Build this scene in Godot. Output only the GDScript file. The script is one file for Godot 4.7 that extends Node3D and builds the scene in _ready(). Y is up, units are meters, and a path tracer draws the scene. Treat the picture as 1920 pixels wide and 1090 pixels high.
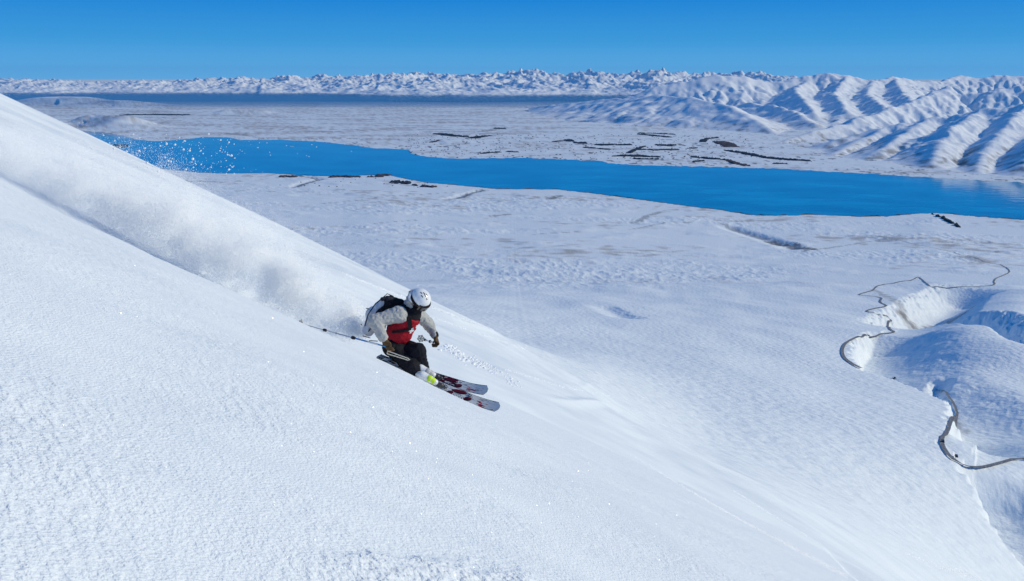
extends Node3D
# A skier on a steep open slope above a snow-covered basin, a blue lake and the ranges beyond it.
# x runs to the right, y up, and z away from the lens is negative; t below is the distance ahead (-z).

const PITCH := 14.7
const FOCAL := 1507.0          # in pixels of a 1920 pixel wide picture: the survey below was read off at that size
const LAKE_Y := -1000.0

var rng := RandomNumberGenerator.new()
var materials := {}
var taken := {}

# ---------------------------------------------------------------- small helpers

func numbered(called: String) -> String:
	var n: int = taken.get(called, 0)
	taken[called] = n + 1
	return called if n == 0 else "%s_%03d" % [called, n]

func tag(o: Node, label: String, category := "", group := "", kind := "") -> void:
	if label: o.set_meta("label", label)
	if category: o.set_meta("category", category)
	if group: o.set_meta("group", group)
	if kind: o.set_meta("kind", kind)

func put(mesh: Mesh, called: String, m: Material, parent: Node = null) -> MeshInstance3D:
	var o := MeshInstance3D.new()
	o.mesh = mesh
	o.material_override = m
	if parent == null:
		o.name = numbered(called)
		add_child(o, true)
	else:
		o.name = called
		parent.add_child(o, true)
	return o

func thing(called: String, at: Vector3, label: String, category: String, group := "") -> Node3D:
	var o := Node3D.new()
	o.name = numbered(called)
	add_child(o, true)
	o.position = at
	tag(o, label, category, group)
	return o

func noise(s: int, wavelength: float, octaves := 4, kind := FastNoiseLite.TYPE_SIMPLEX_SMOOTH, fractal := FastNoiseLite.FRACTAL_FBM) -> FastNoiseLite:
	var n := FastNoiseLite.new()
	n.seed = s
	n.noise_type = kind
	n.frequency = 1.0 / wavelength
	n.fractal_type = fractal
	n.fractal_octaves = octaves
	return n

func plain(called: String, linear: Color, rough := 0.7, metal := 0.0, spec := 0.5) -> StandardMaterial3D:
	if materials.has(called): return materials[called]
	var m := StandardMaterial3D.new()
	m.resource_name = called
	m.albedo_color = linear.linear_to_srgb()
	m.roughness = rough
	m.metallic = metal
	m.metallic_specular = spec
	materials[called] = m
	return m

func noise_texture(s: int, freq: float, size := 512, octaves := 4, kind := FastNoiseLite.TYPE_SIMPLEX_SMOOTH) -> NoiseTexture2D:
	var t := NoiseTexture2D.new()
	t.width = size
	t.height = size
	t.seamless = true
	t.generate_mipmaps = false
	var n := FastNoiseLite.new()
	n.seed = s
	n.noise_type = kind
	n.frequency = freq
	n.fractal_octaves = octaves
	t.noise = n
	return t

# bump from a repeating noise laid on the world, tile metres a repeat, depth in metres
func bumpy(m: StandardMaterial3D, t: Texture2D, tile: float, depth: float) -> void:
	m.uv1_triplanar = true
	m.uv1_world_triplanar = true
	m.uv1_scale = Vector3.ONE / tile
	m.heightmap_enabled = true
	m.heightmap_texture = t
	m.heightmap_scale = depth * 100.0

# direction of a surveyed spot: x = sideways metres per metre ahead, y = height per metre ahead
func sight(u: float, v: float) -> Vector2:
	var s := sin(deg_to_rad(PITCH))
	var c := cos(deg_to_rad(PITCH))
	var dv := (v - 545.0) / FOCAL
	var ahead := c - dv * s
	return Vector2((u - 960.0) / FOCAL / ahead, (-s - dv * c) / ahead)

func spot(u: float, v: float, t: float) -> Vector3:
	var a := sight(u, v)
	return Vector3(a.x * t, a.y * t, -t)

# ---------------------------------------------------------------- the lie of the land

var key_t := [10.0, 10.7, 11.5, 13.0, 18.0, 30.0, 60.0, 100.0, 200.0, 350.0, 620.0, 950.0, 1650.0, 2400.0, 3200.0, 4000.0]
var key_l := [-.445, -.455, -.449, -.434, -.407, -.366, -.327, -.331, -.338, -.340, -.334, -.326, -.287, -.268, -.250, -.219]
var key_r := [-.445, -.4435, -.440, -.430, -.406, -.377, -.388, -.405, -.415, -.405, -.360, -.326, -.287, -.268, -.250, -.219]
var key_w := [.5, .5, .5, .5, .5, .5, .5, .5, .46, .40, .29, .20, .10, .04, .0, .0]
var key_x := [.5, .5, .5, .5, .5, .48, .38, .30, .23, .20, .17, .14, .08, .03, .0, .0]
var near_q := PackedFloat32Array()
var near_t := PackedFloat32Array()
var far_q := PackedFloat32Array()
var far_t := PackedFloat32Array()

func keyed(a: Array, t: float) -> float:
	var n := key_t.size()
	if t <= key_t[0]: return a[0]
	for i in n - 1:
		if t <= key_t[i + 1]:
			var k: float = (log(t) - log(key_t[i])) / (log(key_t[i + 1]) - log(key_t[i]))
			var x0: float = a[max(i - 1, 0)]
			var x3: float = a[min(i + 2, n - 1)]
			var lin: float = lerp(a[i], a[i + 1], k)
			return lerp(lin, cubic_interpolate(a[i], a[i + 1], x0, x3, k), 0.6)
	return a[n - 1]

func along(xs: PackedFloat32Array, ys: PackedFloat32Array, x: float) -> float:
	var i: int = clampi(xs.bsearch(x) - 1, 0, xs.size() - 2)
	return lerpf(ys[i], ys[i + 1], clampf((x - xs[i]) / (xs[i + 1] - xs[i]), 0.0, 1.0))

func near_g(t: float) -> float:
	return -1.55 - 0.135 * t - 0.0155 * t * t

# height of the ground, without its small relief
func ground(q: float, t: float, gl: float, gr: float, wl: float, wr: float) -> float:
	var w := lerpf(wl, wr, smoothstep(-0.02, 0.12, q))
	if t <= 10.0:
		return near_g(t) - 0.5 * q * t
	if t < 3200.0:
		return t * (lerpf(gl, gr, smoothstep(-0.04, 0.28, q)) - w * q - (0.10 * smoothstep(0.05, 0.95, q) * smoothstep(28.0, 90.0, t) + 0.55 * pow(maxf(0.0, q - 0.3), 2.0) * smoothstep(10.0, 28.0, t)) * (1.0 - smoothstep(250.0, 700.0, t)))
	var ns := along(near_q, near_t, q)
	if t < ns:
		return LAKE_Y - 2.0 + 202.0 * pow(1.0 - (t - 3200.0) / (ns - 3200.0), 1.7)
	var fs := along(far_q, far_t, q)
	if t > fs:
		return LAKE_Y - 2.0 + (t - fs) * 0.0016
	return LAKE_Y - 2.0 - 30.0 * minf(minf(t - ns, fs - t) / 300.0, 1.0)

func ground_at(q: float, t: float) -> float:
	return ground(q, t, keyed(key_l, t), keyed(key_r, t), keyed(key_w, t), keyed(key_x, t))

# the spot of bare ground that a surveyed direction meets, beyond the near slope
func base_hit(u: float, v: float) -> Vector2:
	var a := sight(u, v)
	var t := 150.0
	while t < 45000.0:
		if ground_at(a.x, t) >= a.y * t: break
		t *= 1.008
	return Vector2(a.x * t, t)

func shores() -> void:
	var far := [0, 235, 150, 245, 205, 250, 236, 256, 252, 262, 290, 265, 340, 262, 380, 257, 430, 258, 450, 263, 520, 262, 590, 265, 640, 270, 662, 272, 700, 278, 764, 280, 769, 288, 800, 294, 860, 298, 920, 297, 980, 296, 1040, 298, 1100, 301, 1130, 302, 1140, 306, 1180, 309, 1240, 311, 1300, 312, 1400, 315, 1450, 316, 1520, 320, 1600, 324, 1700, 330, 1800, 336, 1920, 343, 2120, 356]
	var close := [0, 250, 150, 275, 250, 305, 300, 316, 370, 323, 420, 325, 500, 324, 560, 328, 640, 331, 690, 328, 735, 329, 760, 335, 800, 342, 870, 348, 930, 354, 1000, 354, 1050, 355, 1110, 362, 1170, 370, 1230, 378, 1290, 386, 1350, 393, 1400, 402, 1430, 404, 1530, 402, 1620, 406, 1680, 404, 1730, 399, 1760, 399, 1830, 405, 1920, 412, 2120, 426]
	for i in range(0, far.size(), 2):
		var a := sight(far[i], far[i + 1])
		far_q.append(a.x)
		far_t.append(LAKE_Y / a.y)
	for i in range(0, close.size(), 2):
		var a := sight(close[i], close[i + 1])
		near_q.append(a.x)
		near_t.append(LAKE_Y / a.y)

# a sheet of ground as a fan of rows (t) and columns (q = x / t), finer near the eye
class Sheet:
	var q := PackedFloat32Array()
	var t := PackedFloat32Array()
	var y := PackedFloat32Array()
	var c := PackedColorArray()
	var cols := 0
	var rows := 0

	func start(q0: float, q1: float, n: int, ts: PackedFloat32Array) -> void:
		cols = n
		t = ts
		rows = ts.size()
		for i in n: q.append(q0 + (q1 - q0) * i / (n - 1))
		y.resize(n * rows)
		c.resize(n * rows)

	func row_of(at: float) -> int:
		return clampi(t.bsearch(at), 0, rows - 1)

	func col_of(at: float) -> int:
		return clampi(int((at - q[0]) / (q[cols - 1] - q[0]) * (cols - 1)), 0, cols - 1)

	func height(x: float, at: float) -> float:
		var r: int = clampi(t.bsearch(at) - 1, 0, rows - 2)
		var fr: float = clampf((at - t[r]) / (t[r + 1] - t[r]), 0.0, 1.0)
		var k: float = clampf((x / at - q[0]) / (q[cols - 1] - q[0]) * (cols - 1), 0.0, cols - 1.001)
		var i := int(k)
		var n := r * cols + i
		return lerpf(lerpf(y[n], y[n + 1], k - i), lerpf(y[n + cols], y[n + cols + 1], k - i), fr)

	func hit(a: Vector2, from: float) -> Vector3:
		var at := from
		while at < t[rows - 1]:
			if height(a.x * at, at) >= a.y * at: break
			at *= 1.004
		return Vector3(a.x * at, height(a.x * at, at), -at)

	# nearest distance to a line of spots (x, t); calls back with (index, distance, share of the way along, side)
	func near_line(line: PackedVector2Array, reach: float, what: Callable) -> void:
		var best := {}
		var total := 0.0
		var starts := [0.0]
		for k in line.size() - 1:
			total += line[k].distance_to(line[k + 1])
			starts.append(total)
		for k in line.size() - 1:
			var a := line[k]
			var b := line[k + 1]
			var ab := b - a
			var len2 := ab.length_squared()
			var length := sqrt(len2)
			var t0 := minf(a.y, b.y) - reach
			var t1 := maxf(a.y, b.y) + reach
			for r in range(row_of(t0), row_of(t1) + 1):
				var tt := t[r]
				var q0 := (minf(a.x, b.x) - reach) / tt
				var q1 := (maxf(a.x, b.x) + reach) / tt
				if q1 < q[0] or q0 > q[cols - 1]: continue
				for i in range(col_of(q0), col_of(q1) + 1):
					var p := Vector2(q[i] * tt, tt) - a
					var s := clampf(p.dot(ab) / len2, 0.0, 1.0)
					var d := (p - ab * s).length()
					if d > reach: continue
					var n := r * cols + i
					if not best.has(n) or best[n][0] > d:
						best[n] = [d, (starts[k] + s * length) / total, signf(ab.cross(p)), starts[k] + s * length]
		for n in best:
			what.call(n, best[n][0], best[n][1], best[n][2], best[n][3])

	func mesh(tint: bool) -> ArrayMesh:
		var p := PackedVector3Array()
		p.resize(cols * rows)
		var n := 0
		for r in rows:
			var tt := t[r]
			for i in cols:
				p[n] = Vector3(q[i] * tt, y[n], -tt)
				n += 1
		var normals := PackedVector3Array()
		normals.resize(cols * rows)
		n = 0
		for r in rows:
			var up := n + cols
			for i in cols:
				var a := p[n + (1 if i < cols - 1 else 0)] - p[n - (1 if i > 0 else 0)]
				var b := p[n + (cols if r < rows - 1 else 0)] - p[n - (cols if r > 0 else 0)]
				normals[n] = a.cross(b).normalized()
				n += 1
		var index := PackedInt32Array()
		index.resize((cols - 1) * (rows - 1) * 6)
		var k := 0
		for r in rows - 1:
			for i in cols - 1:
				var o := r * cols + i
				index[k] = o
				index[k + 1] = o + cols
				index[k + 2] = o + 1
				index[k + 3] = o + 1
				index[k + 4] = o + cols
				index[k + 5] = o + cols + 1
				k += 6
		var arrays := []
		arrays.resize(Mesh.ARRAY_MAX)
		arrays[Mesh.ARRAY_VERTEX] = p
		arrays[Mesh.ARRAY_NORMAL] = normals
		if tint: arrays[Mesh.ARRAY_COLOR] = c
		arrays[Mesh.ARRAY_INDEX] = index
		var m := ArrayMesh.new()
		m.add_surface_from_arrays(Mesh.PRIMITIVE_TRIANGLES, arrays)
		return m

func stepped(parts: Array) -> PackedFloat32Array:   # from, ratio, to, ratio, to ...
	var out := PackedFloat32Array()
	var t: float = parts[0]
	for i in range(1, parts.size(), 2):
		while t < parts[i + 1]:
			out.append(t)
			t *= parts[i]
	out.append(t)
	return out

func line_on_base(uv: Array) -> PackedVector2Array:
	var out := PackedVector2Array()
	for i in range(0, uv.size(), 2): out.append(base_hit(uv[i], uv[i + 1]))
	return out

var valley := Sheet.new()
var slope := Sheet.new()

func carve(uv: Array, left: float, right: float, depth: float, power := 1.0, ragged := 0.38) -> void:
	var wob := noise(77, 34.0, 4)
	valley.near_line(line_on_base(uv), maxf(left, right) * 1.3, func(n, d, share, side, run):
		var w: float = right if side < 0 else left
		var q: float = valley.q[n % valley.cols]
		var t: float = valley.t[n / valley.cols]
		w *= 1.0 + (0.06 if side < 0 else ragged) * wob.get_noise_2d(q * t, t)
		var k: float = clampf(1.0 - d / w, 0.0, 1.0)
		valley.y[n] -= depth * pow(k * k * (3.0 - 2.0 * k), power) * minf(1.0, minf(share, 1.0 - share) * 9.0 + 0.1))

func raise(uv: Array, wide: float, high: float) -> void:
	valley.near_line(line_on_base(uv), wide, func(n, d, share, _side, _run):
		var k: float = 1.0 - d / wide
		valley.y[n] += high * k * k * (3.0 - 2.0 * k) * smoothstep(0.0, 0.3, minf(share, 1.0 - share) + 0.12))

# bare ground and tussock showing through the snow along a line
func stain(uv: Array, wide: float, color: Color, strength: float) -> void:
	var grain := noise(91, 45.0, 3)
	valley.near_line(line_on_base(uv), wide, func(n, d, _share, _side, _run):
		var q: float = valley.q[n % valley.cols]
		var t: float = valley.t[n / valley.cols]
		var k: float = clampf((1.0 - d / wide) * 1.6 + grain.get_noise_2d(q * t, t) * 1.3 - 0.25, 0.0, 1.0) * strength
		valley.c[n] = valley.c[n].lerp(color, k))

# thin raised lines that old ski tracks left on the slope: spots seen, how wide for each metre of distance
func ski_lines(sheet: Sheet) -> void:
	for l in [[1180, 852, 1235, 885, 1290, 919, 1340, 948, 1395, 979, 1450, 1008, 1520, 1048, 1590, 1084], [1372, 918, 1430, 955, 1490, 990, 1540, 1022, 1600, 1085], [1690, 1035, 1760, 1060, 1830, 1090]]:
		var line := PackedVector2Array()
		for i in range(0, l.size(), 2):
			var a := sight(l[i], l[i + 1])
			var t := 5.0
			while t < 200.0 and ground_at(a.x, t) < a.y * t: t *= 1.003
			if t < 200.0 and (line.size() == 0 or line[line.size() - 1].distance_to(Vector2(a.x * t, t)) < 12.0): line.append(Vector2(a.x * t, t))
		if line.size() < 2: continue
		var wide := 0.10 + line[0].y * 0.010
		sheet.near_line(line, wide * 2.2, func(n, d, share, side, _run):
			if side > 0: sheet.y[n] -= wide * 0.12 * smoothstep(0.0, 0.45, d / wide) * (1.0 - smoothstep(0.45, 2.2, d / wide)) * minf(1.0, share * 4.0))

func build_valley() -> void:
	valley.start(-0.72, 0.74, 900, stepped([13.0, 1.02, 1000.0, 1.0075, 12500.0, 1.012, 37500.0]))
	var rolls := noise(3, 420.0, 3)
	var sweep := noise(4, 60.0, 3)
	var hummock := noise(5, 150.0, 4)
	var fine := noise(6, 420.0, 5)
	var scarp := noise(10, 85.0, 2, FastNoiseLite.TYPE_SIMPLEX_SMOOTH, FastNoiseLite.FRACTAL_RIDGED)
	var patch := noise(8, 900.0, 4)
	var speck := noise(9, 130.0, 3)
	var snow := Color(.81, .86, .89)
	var straw := Color(.36, .31, .28)
	var n := 0
	for r in valley.rows:
		var t := valley.t[r]
		var gl := keyed(key_l, t)
		var gr := keyed(key_r, t)
		var w := keyed(key_w, t)
		var wr := keyed(key_x, t)
		var roll := smoothstep(90.0, 500.0, t) * (1.0 - smoothstep(2600.0, 3600.0, t))
		var near_roll := smoothstep(20.0, 60.0, t) * (1.0 - smoothstep(300.0, 900.0, t))
		for i in valley.cols:
			var q := valley.q[i]
			var x := q * t
			var y := ground(q, t, gl, gr, w, wr)
			if t < 15.5: y -= 0.15 * (1.0 - smoothstep(13.5, 15.5, t))
			var color := snow
			if t < 3800.0:
				if roll > 0.0: y += roll * 9.0 * rolls.get_noise_2d(x, t * 0.6)
				if near_roll > 0.0: y += near_roll * 0.5 * sweep.get_noise_2d(x * 0.5 - t * 0.5, t + x)
			if t > 2300.0:
				var ns := along(near_q, near_t, q)
				var fs := along(far_q, far_t, q)
				var k := smoothstep(2300.0, 3300.0, t) * (1.0 if t > fs else smoothstep(0.0, 500.0, ns - t) if t < ns else 0.0)
				if t > fs: k *= smoothstep(0.0, 500.0, t - fs)
				if k > 0.0:
					var p0 := patch.get_noise_2d(x * 0.4 + 3000.0, t * 0.8)
					if t < ns: y += k * 4.0 * smoothstep(-.25, .25, p0 - 0.1) * maxf(0.0, scarp.get_noise_2d(x, t * 0.5))
					var h := hummock.get_noise_2d(x * 0.6, t * 0.8)
					var b := fine.get_noise_2d(x * 0.5 + 9000.0, t)
					y += k * (8.0 * maxf(h, -0.06) * smoothstep(-.2, .3, p0) + 24.0 * pow(maxf(b, 0.0), 1.3)) * (1.0 if t < ns else 0.8)
				var p := patch.get_noise_2d(x * 0.35, t) * 0.6 + speck.get_noise_2d(x * 0.7, t) * 0.55
				if t < ns:
					color = snow.lerp(straw, clampf((p - 0.20) * 2.2, 0.0, 0.65) * smoothstep(2600.0, 4000.0, t))
				elif t > fs:
					var bare := 0.10 + 0.30 * smoothstep(11000.0, 17000.0, t) * (1.0 - smoothstep(-0.1, 0.25, q))
					color = snow.lerp(straw, clampf(bare + (p - 0.16) * 1.3, 0.0, 0.75))
					var scrub := speck.get_noise_2d(x * 0.9 + 4000.0, t * 0.5) + 0.5 * patch.get_noise_2d(x * 0.5, t + 7000.0)
					color = color.lerp(Color(.09, .08, .08), clampf((scrub - 0.40) * 5.0, 0.0, 0.8) * (1.0 - smoothstep(12000.0, 18000.0, t)))
				else:
					color = straw
			valley.y[n] = y
			valley.c[n] = color
			n += 1
	# the gully that runs down past the road at the right, and the basin it comes from
	carve([1960, 1090, 1905, 1010, 1875, 945, 1850, 905, 1822, 880], 20.0, 70.0, 34.0)
	carve([1835, 815, 1838, 780, 1812, 752, 1770, 735, 1735, 722, 1690, 706, 1650, 694, 1630, 672, 1625, 648, 1650, 630], 30.0, 170.0, 46.0)
	carve([1828, 835, 1842, 790, 1820, 760], 28.0, 60.0, 22.0)
	raise([1700, 640, 1800, 660, 1900, 690, 1990, 720], 190.0, 30.0)
	raise([1890, 680, 1905, 630, 1925, 585, 1950, 560], 230.0, 55.0)
	carve([1690, 614, 1720, 596, 1742, 580, 1765, 564, 1790, 550, 1820, 541], 120.0, 150.0, 74.0, 0.8, 0.14)
	carve([1752, 606, 1810, 618, 1880, 650, 1960, 690], 110.0, 80.0, 70.0, 1.0, 0.2)
	carve([1668, 668, 1682, 690], 14.0, 60.0, 12.0)
	carve([1742, 716, 1758, 704, 1768, 696], 20.0, 26.0, 14.0)
	carve([1360, 424, 1400, 436, 1440, 447, 1470, 458, 1500, 470], 90.0, 130.0, 20.0, 1.0, 0.2)
	carve([1130, 575, 1160, 585, 1190, 597], 40.0, 60.0, 9.0)
	carve([545, 352, 560, 345, 600, 336, 570, 330], 60.0, 90.0, 12.0)
	carve([830, 375, 880, 362, 905, 356], 60.0, 90.0, 12.0)
	# old ski lines sweeping down into the bowl
	for l in [[640, 512, 700, 536, 760, 560, 820, 584, 880, 606, 940, 626, 985, 640], [790, 570, 850, 596, 910, 617, 990, 643], [810, 596, 880, 622, 950, 648, 1020, 668], [930, 690, 990, 708, 1050, 725, 1150, 748, 1250, 762], [1010, 745, 1080, 756, 1160, 762]]:
		var line := PackedVector2Array()
		for i in range(0, l.size(), 2):
			var a := sight(l[i], l[i + 1])
			var t := 14.0
			while t < 900.0 and ground_at(a.x, t) < a.y * t: t *= 1.004
			if t < 900.0: line.append(Vector2(a.x * t, t))
		if line.size() > 1:
			var wide := line[0].y * 0.012 + 0.25
			valley.near_line(line, wide, func(n, d, share, _side, _run): valley.y[n] += wide * 0.22 * pow(1.0 - d / wide, 1.4) * minf(1.0, minf(share, 1.0 - share) * 6.0))
	ski_lines(valley)
	# low hills far out on the plain
	for h in [[[130, 236, 190, 234, 255, 240], 900.0, 230.0], [[60, 200, 115, 197, 175, 199], 2600.0, 330.0], [[200, 200, 240, 199, 280, 200], 1800.0, 150.0], [[400, 214, 450, 213, 515, 213], 900.0, 110.0], [[820, 268, 880, 266], 500.0, 30.0]]:
		raise(h[0], h[1], h[2])
	var dark := Color(.10, .085, .08)
	stain([1355, 422, 1400, 434, 1445, 448, 1470, 458], 40.0, dark, .5)
	stain([1445, 450, 1475, 458, 1520, 470], 70.0, dark, .8)
	stain([550, 352, 570, 346, 600, 337, 560, 330], 60.0, dark, .85)
	stain([860, 372, 885, 362, 905, 358], 70.0, dark, .8)
	stain([1030, 375, 1050, 368], 50.0, dark, .7)
	stain([1190, 420, 1215, 405, 1240, 398], 40.0, dark, .5)
	stain([930, 408, 950, 403], 60.0, dark, .6)
	stain([1700, 575, 1740, 580, 1790, 572, 1850, 560], 55.0, dark, .62)
	stain([1800, 738, 1815, 746], 12.0, dark, .45)
	stain([1640, 545, 1700, 575, 1730, 590], 25.0, dark, .4)
	stain([0, 268, 150, 247, 205, 252], 60.0, dark, .6)
	for s in [[600, 384, 690, 374, 780, 366, 860, 360], [900, 384, 980, 374, 1060, 368], [1180, 432, 1250, 420, 1300, 418], [1500, 474, 1620, 456, 1700, 446], [700, 420, 780, 414], [1000, 440, 1090, 436]]:
		stain(s, 16.0, dark, .5)
	for s in [[[230, 216, 350, 216], 160.0], [[340, 235, 460, 240, 560, 245, 640, 248], 70.0], [[480, 258, 560, 262], 90.0], [[800, 248, 900, 248, 945, 240], 160.0], [[1000, 292, 1100, 290], 50.0], [[1190, 308, 1260, 309], 50.0], [[280, 259, 330, 257], 80.0], [[420, 250, 470, 256], 120.0], [[540, 240, 700, 246], 60.0]]:
		stain(s[0], s[1], dark, .55)
	var m := plain("valley snow", Color.WHITE, .75, 0.0, .25)
	m.vertex_color_use_as_albedo = true
	bumpy(m, noise_texture(21, .02, 512, 5), 160.0, 1.6)
	tag(put(valley.mesh(true), "valley_ground", m), "", "", "", "structure")

func build_lake() -> void:
	var st := SurfaceTool.new()
	st.begin(Mesh.PRIMITIVE_TRIANGLES)
	var shore := noise(31, 0.02, 3)
	var n := 700
	for i in n + 1:
		var q := lerpf(-0.66, 0.735, float(i) / n)
		var a := along(near_q, near_t, q) + 70.0 * shore.get_noise_1d(q)
		var b := along(far_q, far_t, q) + 110.0 * shore.get_noise_1d(q + 7.0)
		b = maxf(a + 1.0, b)
		for t in [a, b]:
			st.set_normal(Vector3.UP)
			st.set_uv(Vector2(q * t, t) * 0.001)
			st.add_vertex(Vector3(q * t, LAKE_Y, -t))
	for i in n:
		for k in [0, 1, 2, 2, 1, 3]: st.add_index(i * 2 + k)
	var m := plain("lake water", Color(1, 1, 1), .07, 0.0, .44)
	var tone := noise_texture(33, .012, 512, 4)
	var ramp := Gradient.new()
	ramp.set_color(0, Color(.0, .20, .41).linear_to_srgb())
	ramp.set_color(1, Color(.010, .44, .72).linear_to_srgb())
	tone.color_ramp = ramp
	m.albedo_texture = tone
	m.uv1_scale = Vector3(.16, .3, 1)
	m.heightmap_enabled = true
	m.heightmap_texture = noise_texture(34, .06, 512, 4)
	m.heightmap_scale = 60.0
	tag(put(st.commit(), "lake", m), "", "", "", "structure")

func build_slope() -> void:
	var ts := PackedFloat32Array()
	var t := 1.3
	while t < 16.5:
		ts.append(t)
		t += 0.0055 * pow(t, 0.75)
	slope.start(-0.73, 0.75, 620, ts)
	var lump := noise(41, 0.075, 3)
	var crust := noise(42, 0.034, 2)
	var wave := noise(43, 1.3, 3)
	var rough := noise(44, 0.09, 3)
	var grit := noise(46, 0.022, 2)
	var n := 0
	for r in slope.rows:
		t = slope.t[r]
		var gl := keyed(key_l, t)
		var gr := keyed(key_r, t)
		var w := keyed(key_w, t)
		var wr := keyed(key_x, t)
		for i in slope.cols:
			var q := slope.q[i]
			var x := q * t
			var y := ground(q, t, gl, gr, w, wr)
			var s := lump.get_noise_2d(x * 1.15 + t * .75, t * .9)
			y += (0.0042 * s + 0.003 * crust.get_noise_2d(x, t * 1.2)) * (0.85 + 0.9 * wave.get_noise_2d(x * .8 + 50.0, t * .8)) + 0.045 * wave.get_noise_2d(x * .5, t) * (1.0 - smoothstep(11.0, 14.5, t)) - 0.15 * smoothstep(15.2, 16.4, t)
			# trodden snow at the photographer's feet
			slope.y[n] = y
			n += 1
	var feet := PackedVector2Array([Vector2(-.62, 2.28), Vector2(-.4, 2.52), Vector2(-.1, 2.84), Vector2(.2, 3.1), Vector2(.32, 3.2)])
	slope.near_line(feet, 0.26, func(k, d, share, _side, _run):
		var p := Vector2(slope.q[k % slope.cols] * slope.t[k / slope.cols], slope.t[k / slope.cols])
		var soft: float = smoothstep(0.0, 0.6, 1.0 - d / 0.26 + 0.35 * rough.get_noise_2d(p.x * .5, p.y * .5)) * smoothstep(0.0, 0.25, minf(share, 1.0 - share))
		slope.y[k] += soft * (0.020 + 0.013 * rough.get_noise_2dv(p) + 0.006 * grit.get_noise_2dv(p)))
	ski_lines(slope)
	# the skied trench
	var track := PackedVector2Array()
	for p in [[-7.4, 11.2], [-4.5, 10.95], [-2.6, 10.75], [-1.6, 10.6], [-0.8, 10.35], [-.4, 10.2]]: track.append(Vector2(p[0], p[1]))
	var torn := noise(45, 0.22, 3)
	slope.near_line(track, 0.7, func(k, d, _share, _side, run):
		var far: float = clampf(1.0 - d / (0.42 + 0.1 * torn.get_noise_1d(run)), 0.0, 1.0)
		slope.y[k] -= 0.13 * smoothstep(3.6, 5.6, run) * far * far * (3.0 - 2.0 * far) - 0.035 * torn.get_noise_2d(run * 3.0, d * 4.0) * smoothstep(0.0, 0.3, far))
	var m := plain("powder snow", Color(.84, .885, .91), .62, 0.0, .3)
	bumpy(m, noise_texture(22, .04, 512, 4), 0.34, 0.006)
	tag(put(slope.mesh(false), "snow_slope", m), "", "", "", "structure")

# ---------------------------------------------------------------- mountains

# one ridge: spots (u, v, kilometres ahead) along its crest; the ground falls away from it on both sides
func ridge_line(sheet: Sheet, uvt: Array, base: float, tan_slope: float, spurs: float, s: int, rilled := .04) -> void:
	var line := PackedVector2Array()
	var high := PackedFloat32Array()
	var top := 0.0
	for i in range(0, uvt.size(), 3):
		var p := spot(uvt[i], uvt[i + 1], uvt[i + 2] * 1000.0)
		line.append(Vector2(p.x, -p.z))
		high.append(p.y)
		top = maxf(top, p.y - base)
	var runs := PackedFloat32Array([0.0])
	for k in line.size() - 1: runs.append(runs[k] + line[k].distance_to(line[k + 1]))
	var total := runs[runs.size() - 1]
	for k in runs.size(): runs[k] /= total
	var rib := noise(s, 620.0, 3)
	var bend := noise(s + 1, 1500.0, 3)
	var rill := noise(s + 2, 430.0, 4)
	sheet.near_line(line, top / tan_slope * 1.45, func(n, d, share, side, run):
		var h := along(runs, high, share) - base
		if h <= 0.0: return
		var q: float = sheet.q[n % sheet.cols]
		var t: float = sheet.t[n / sheet.cols]
		var wander := bend.get_noise_2d(q * t, t)
		var reach: float = h / tan_slope * (1.0 + spurs * (absf(rib.get_noise_2d(run + side * 5000.0 + wander * 1100.0, d * 0.45)) * 2.0 - 0.4) * smoothstep(0.0, 900.0, d))
		var k: float = 1.0 - d * (1.0 + 0.25 * wander) / reach
		if k <= 0.0: return
		var rills: float = absf(rill.get_noise_2d(run + side * 900.0 + wander * 700.0, d * 0.22)) * 2.2
		var worn: float = h * rilled * rills * smoothstep(0.0, 0.35, 1.0 - k) * smoothstep(0.0, 0.3, k)
		sheet.y[n] = maxf(sheet.y[n], base + h * (0.35 * k + 0.65 * pow(k, 1.5)) - minf(worn, 170.0)))

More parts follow.
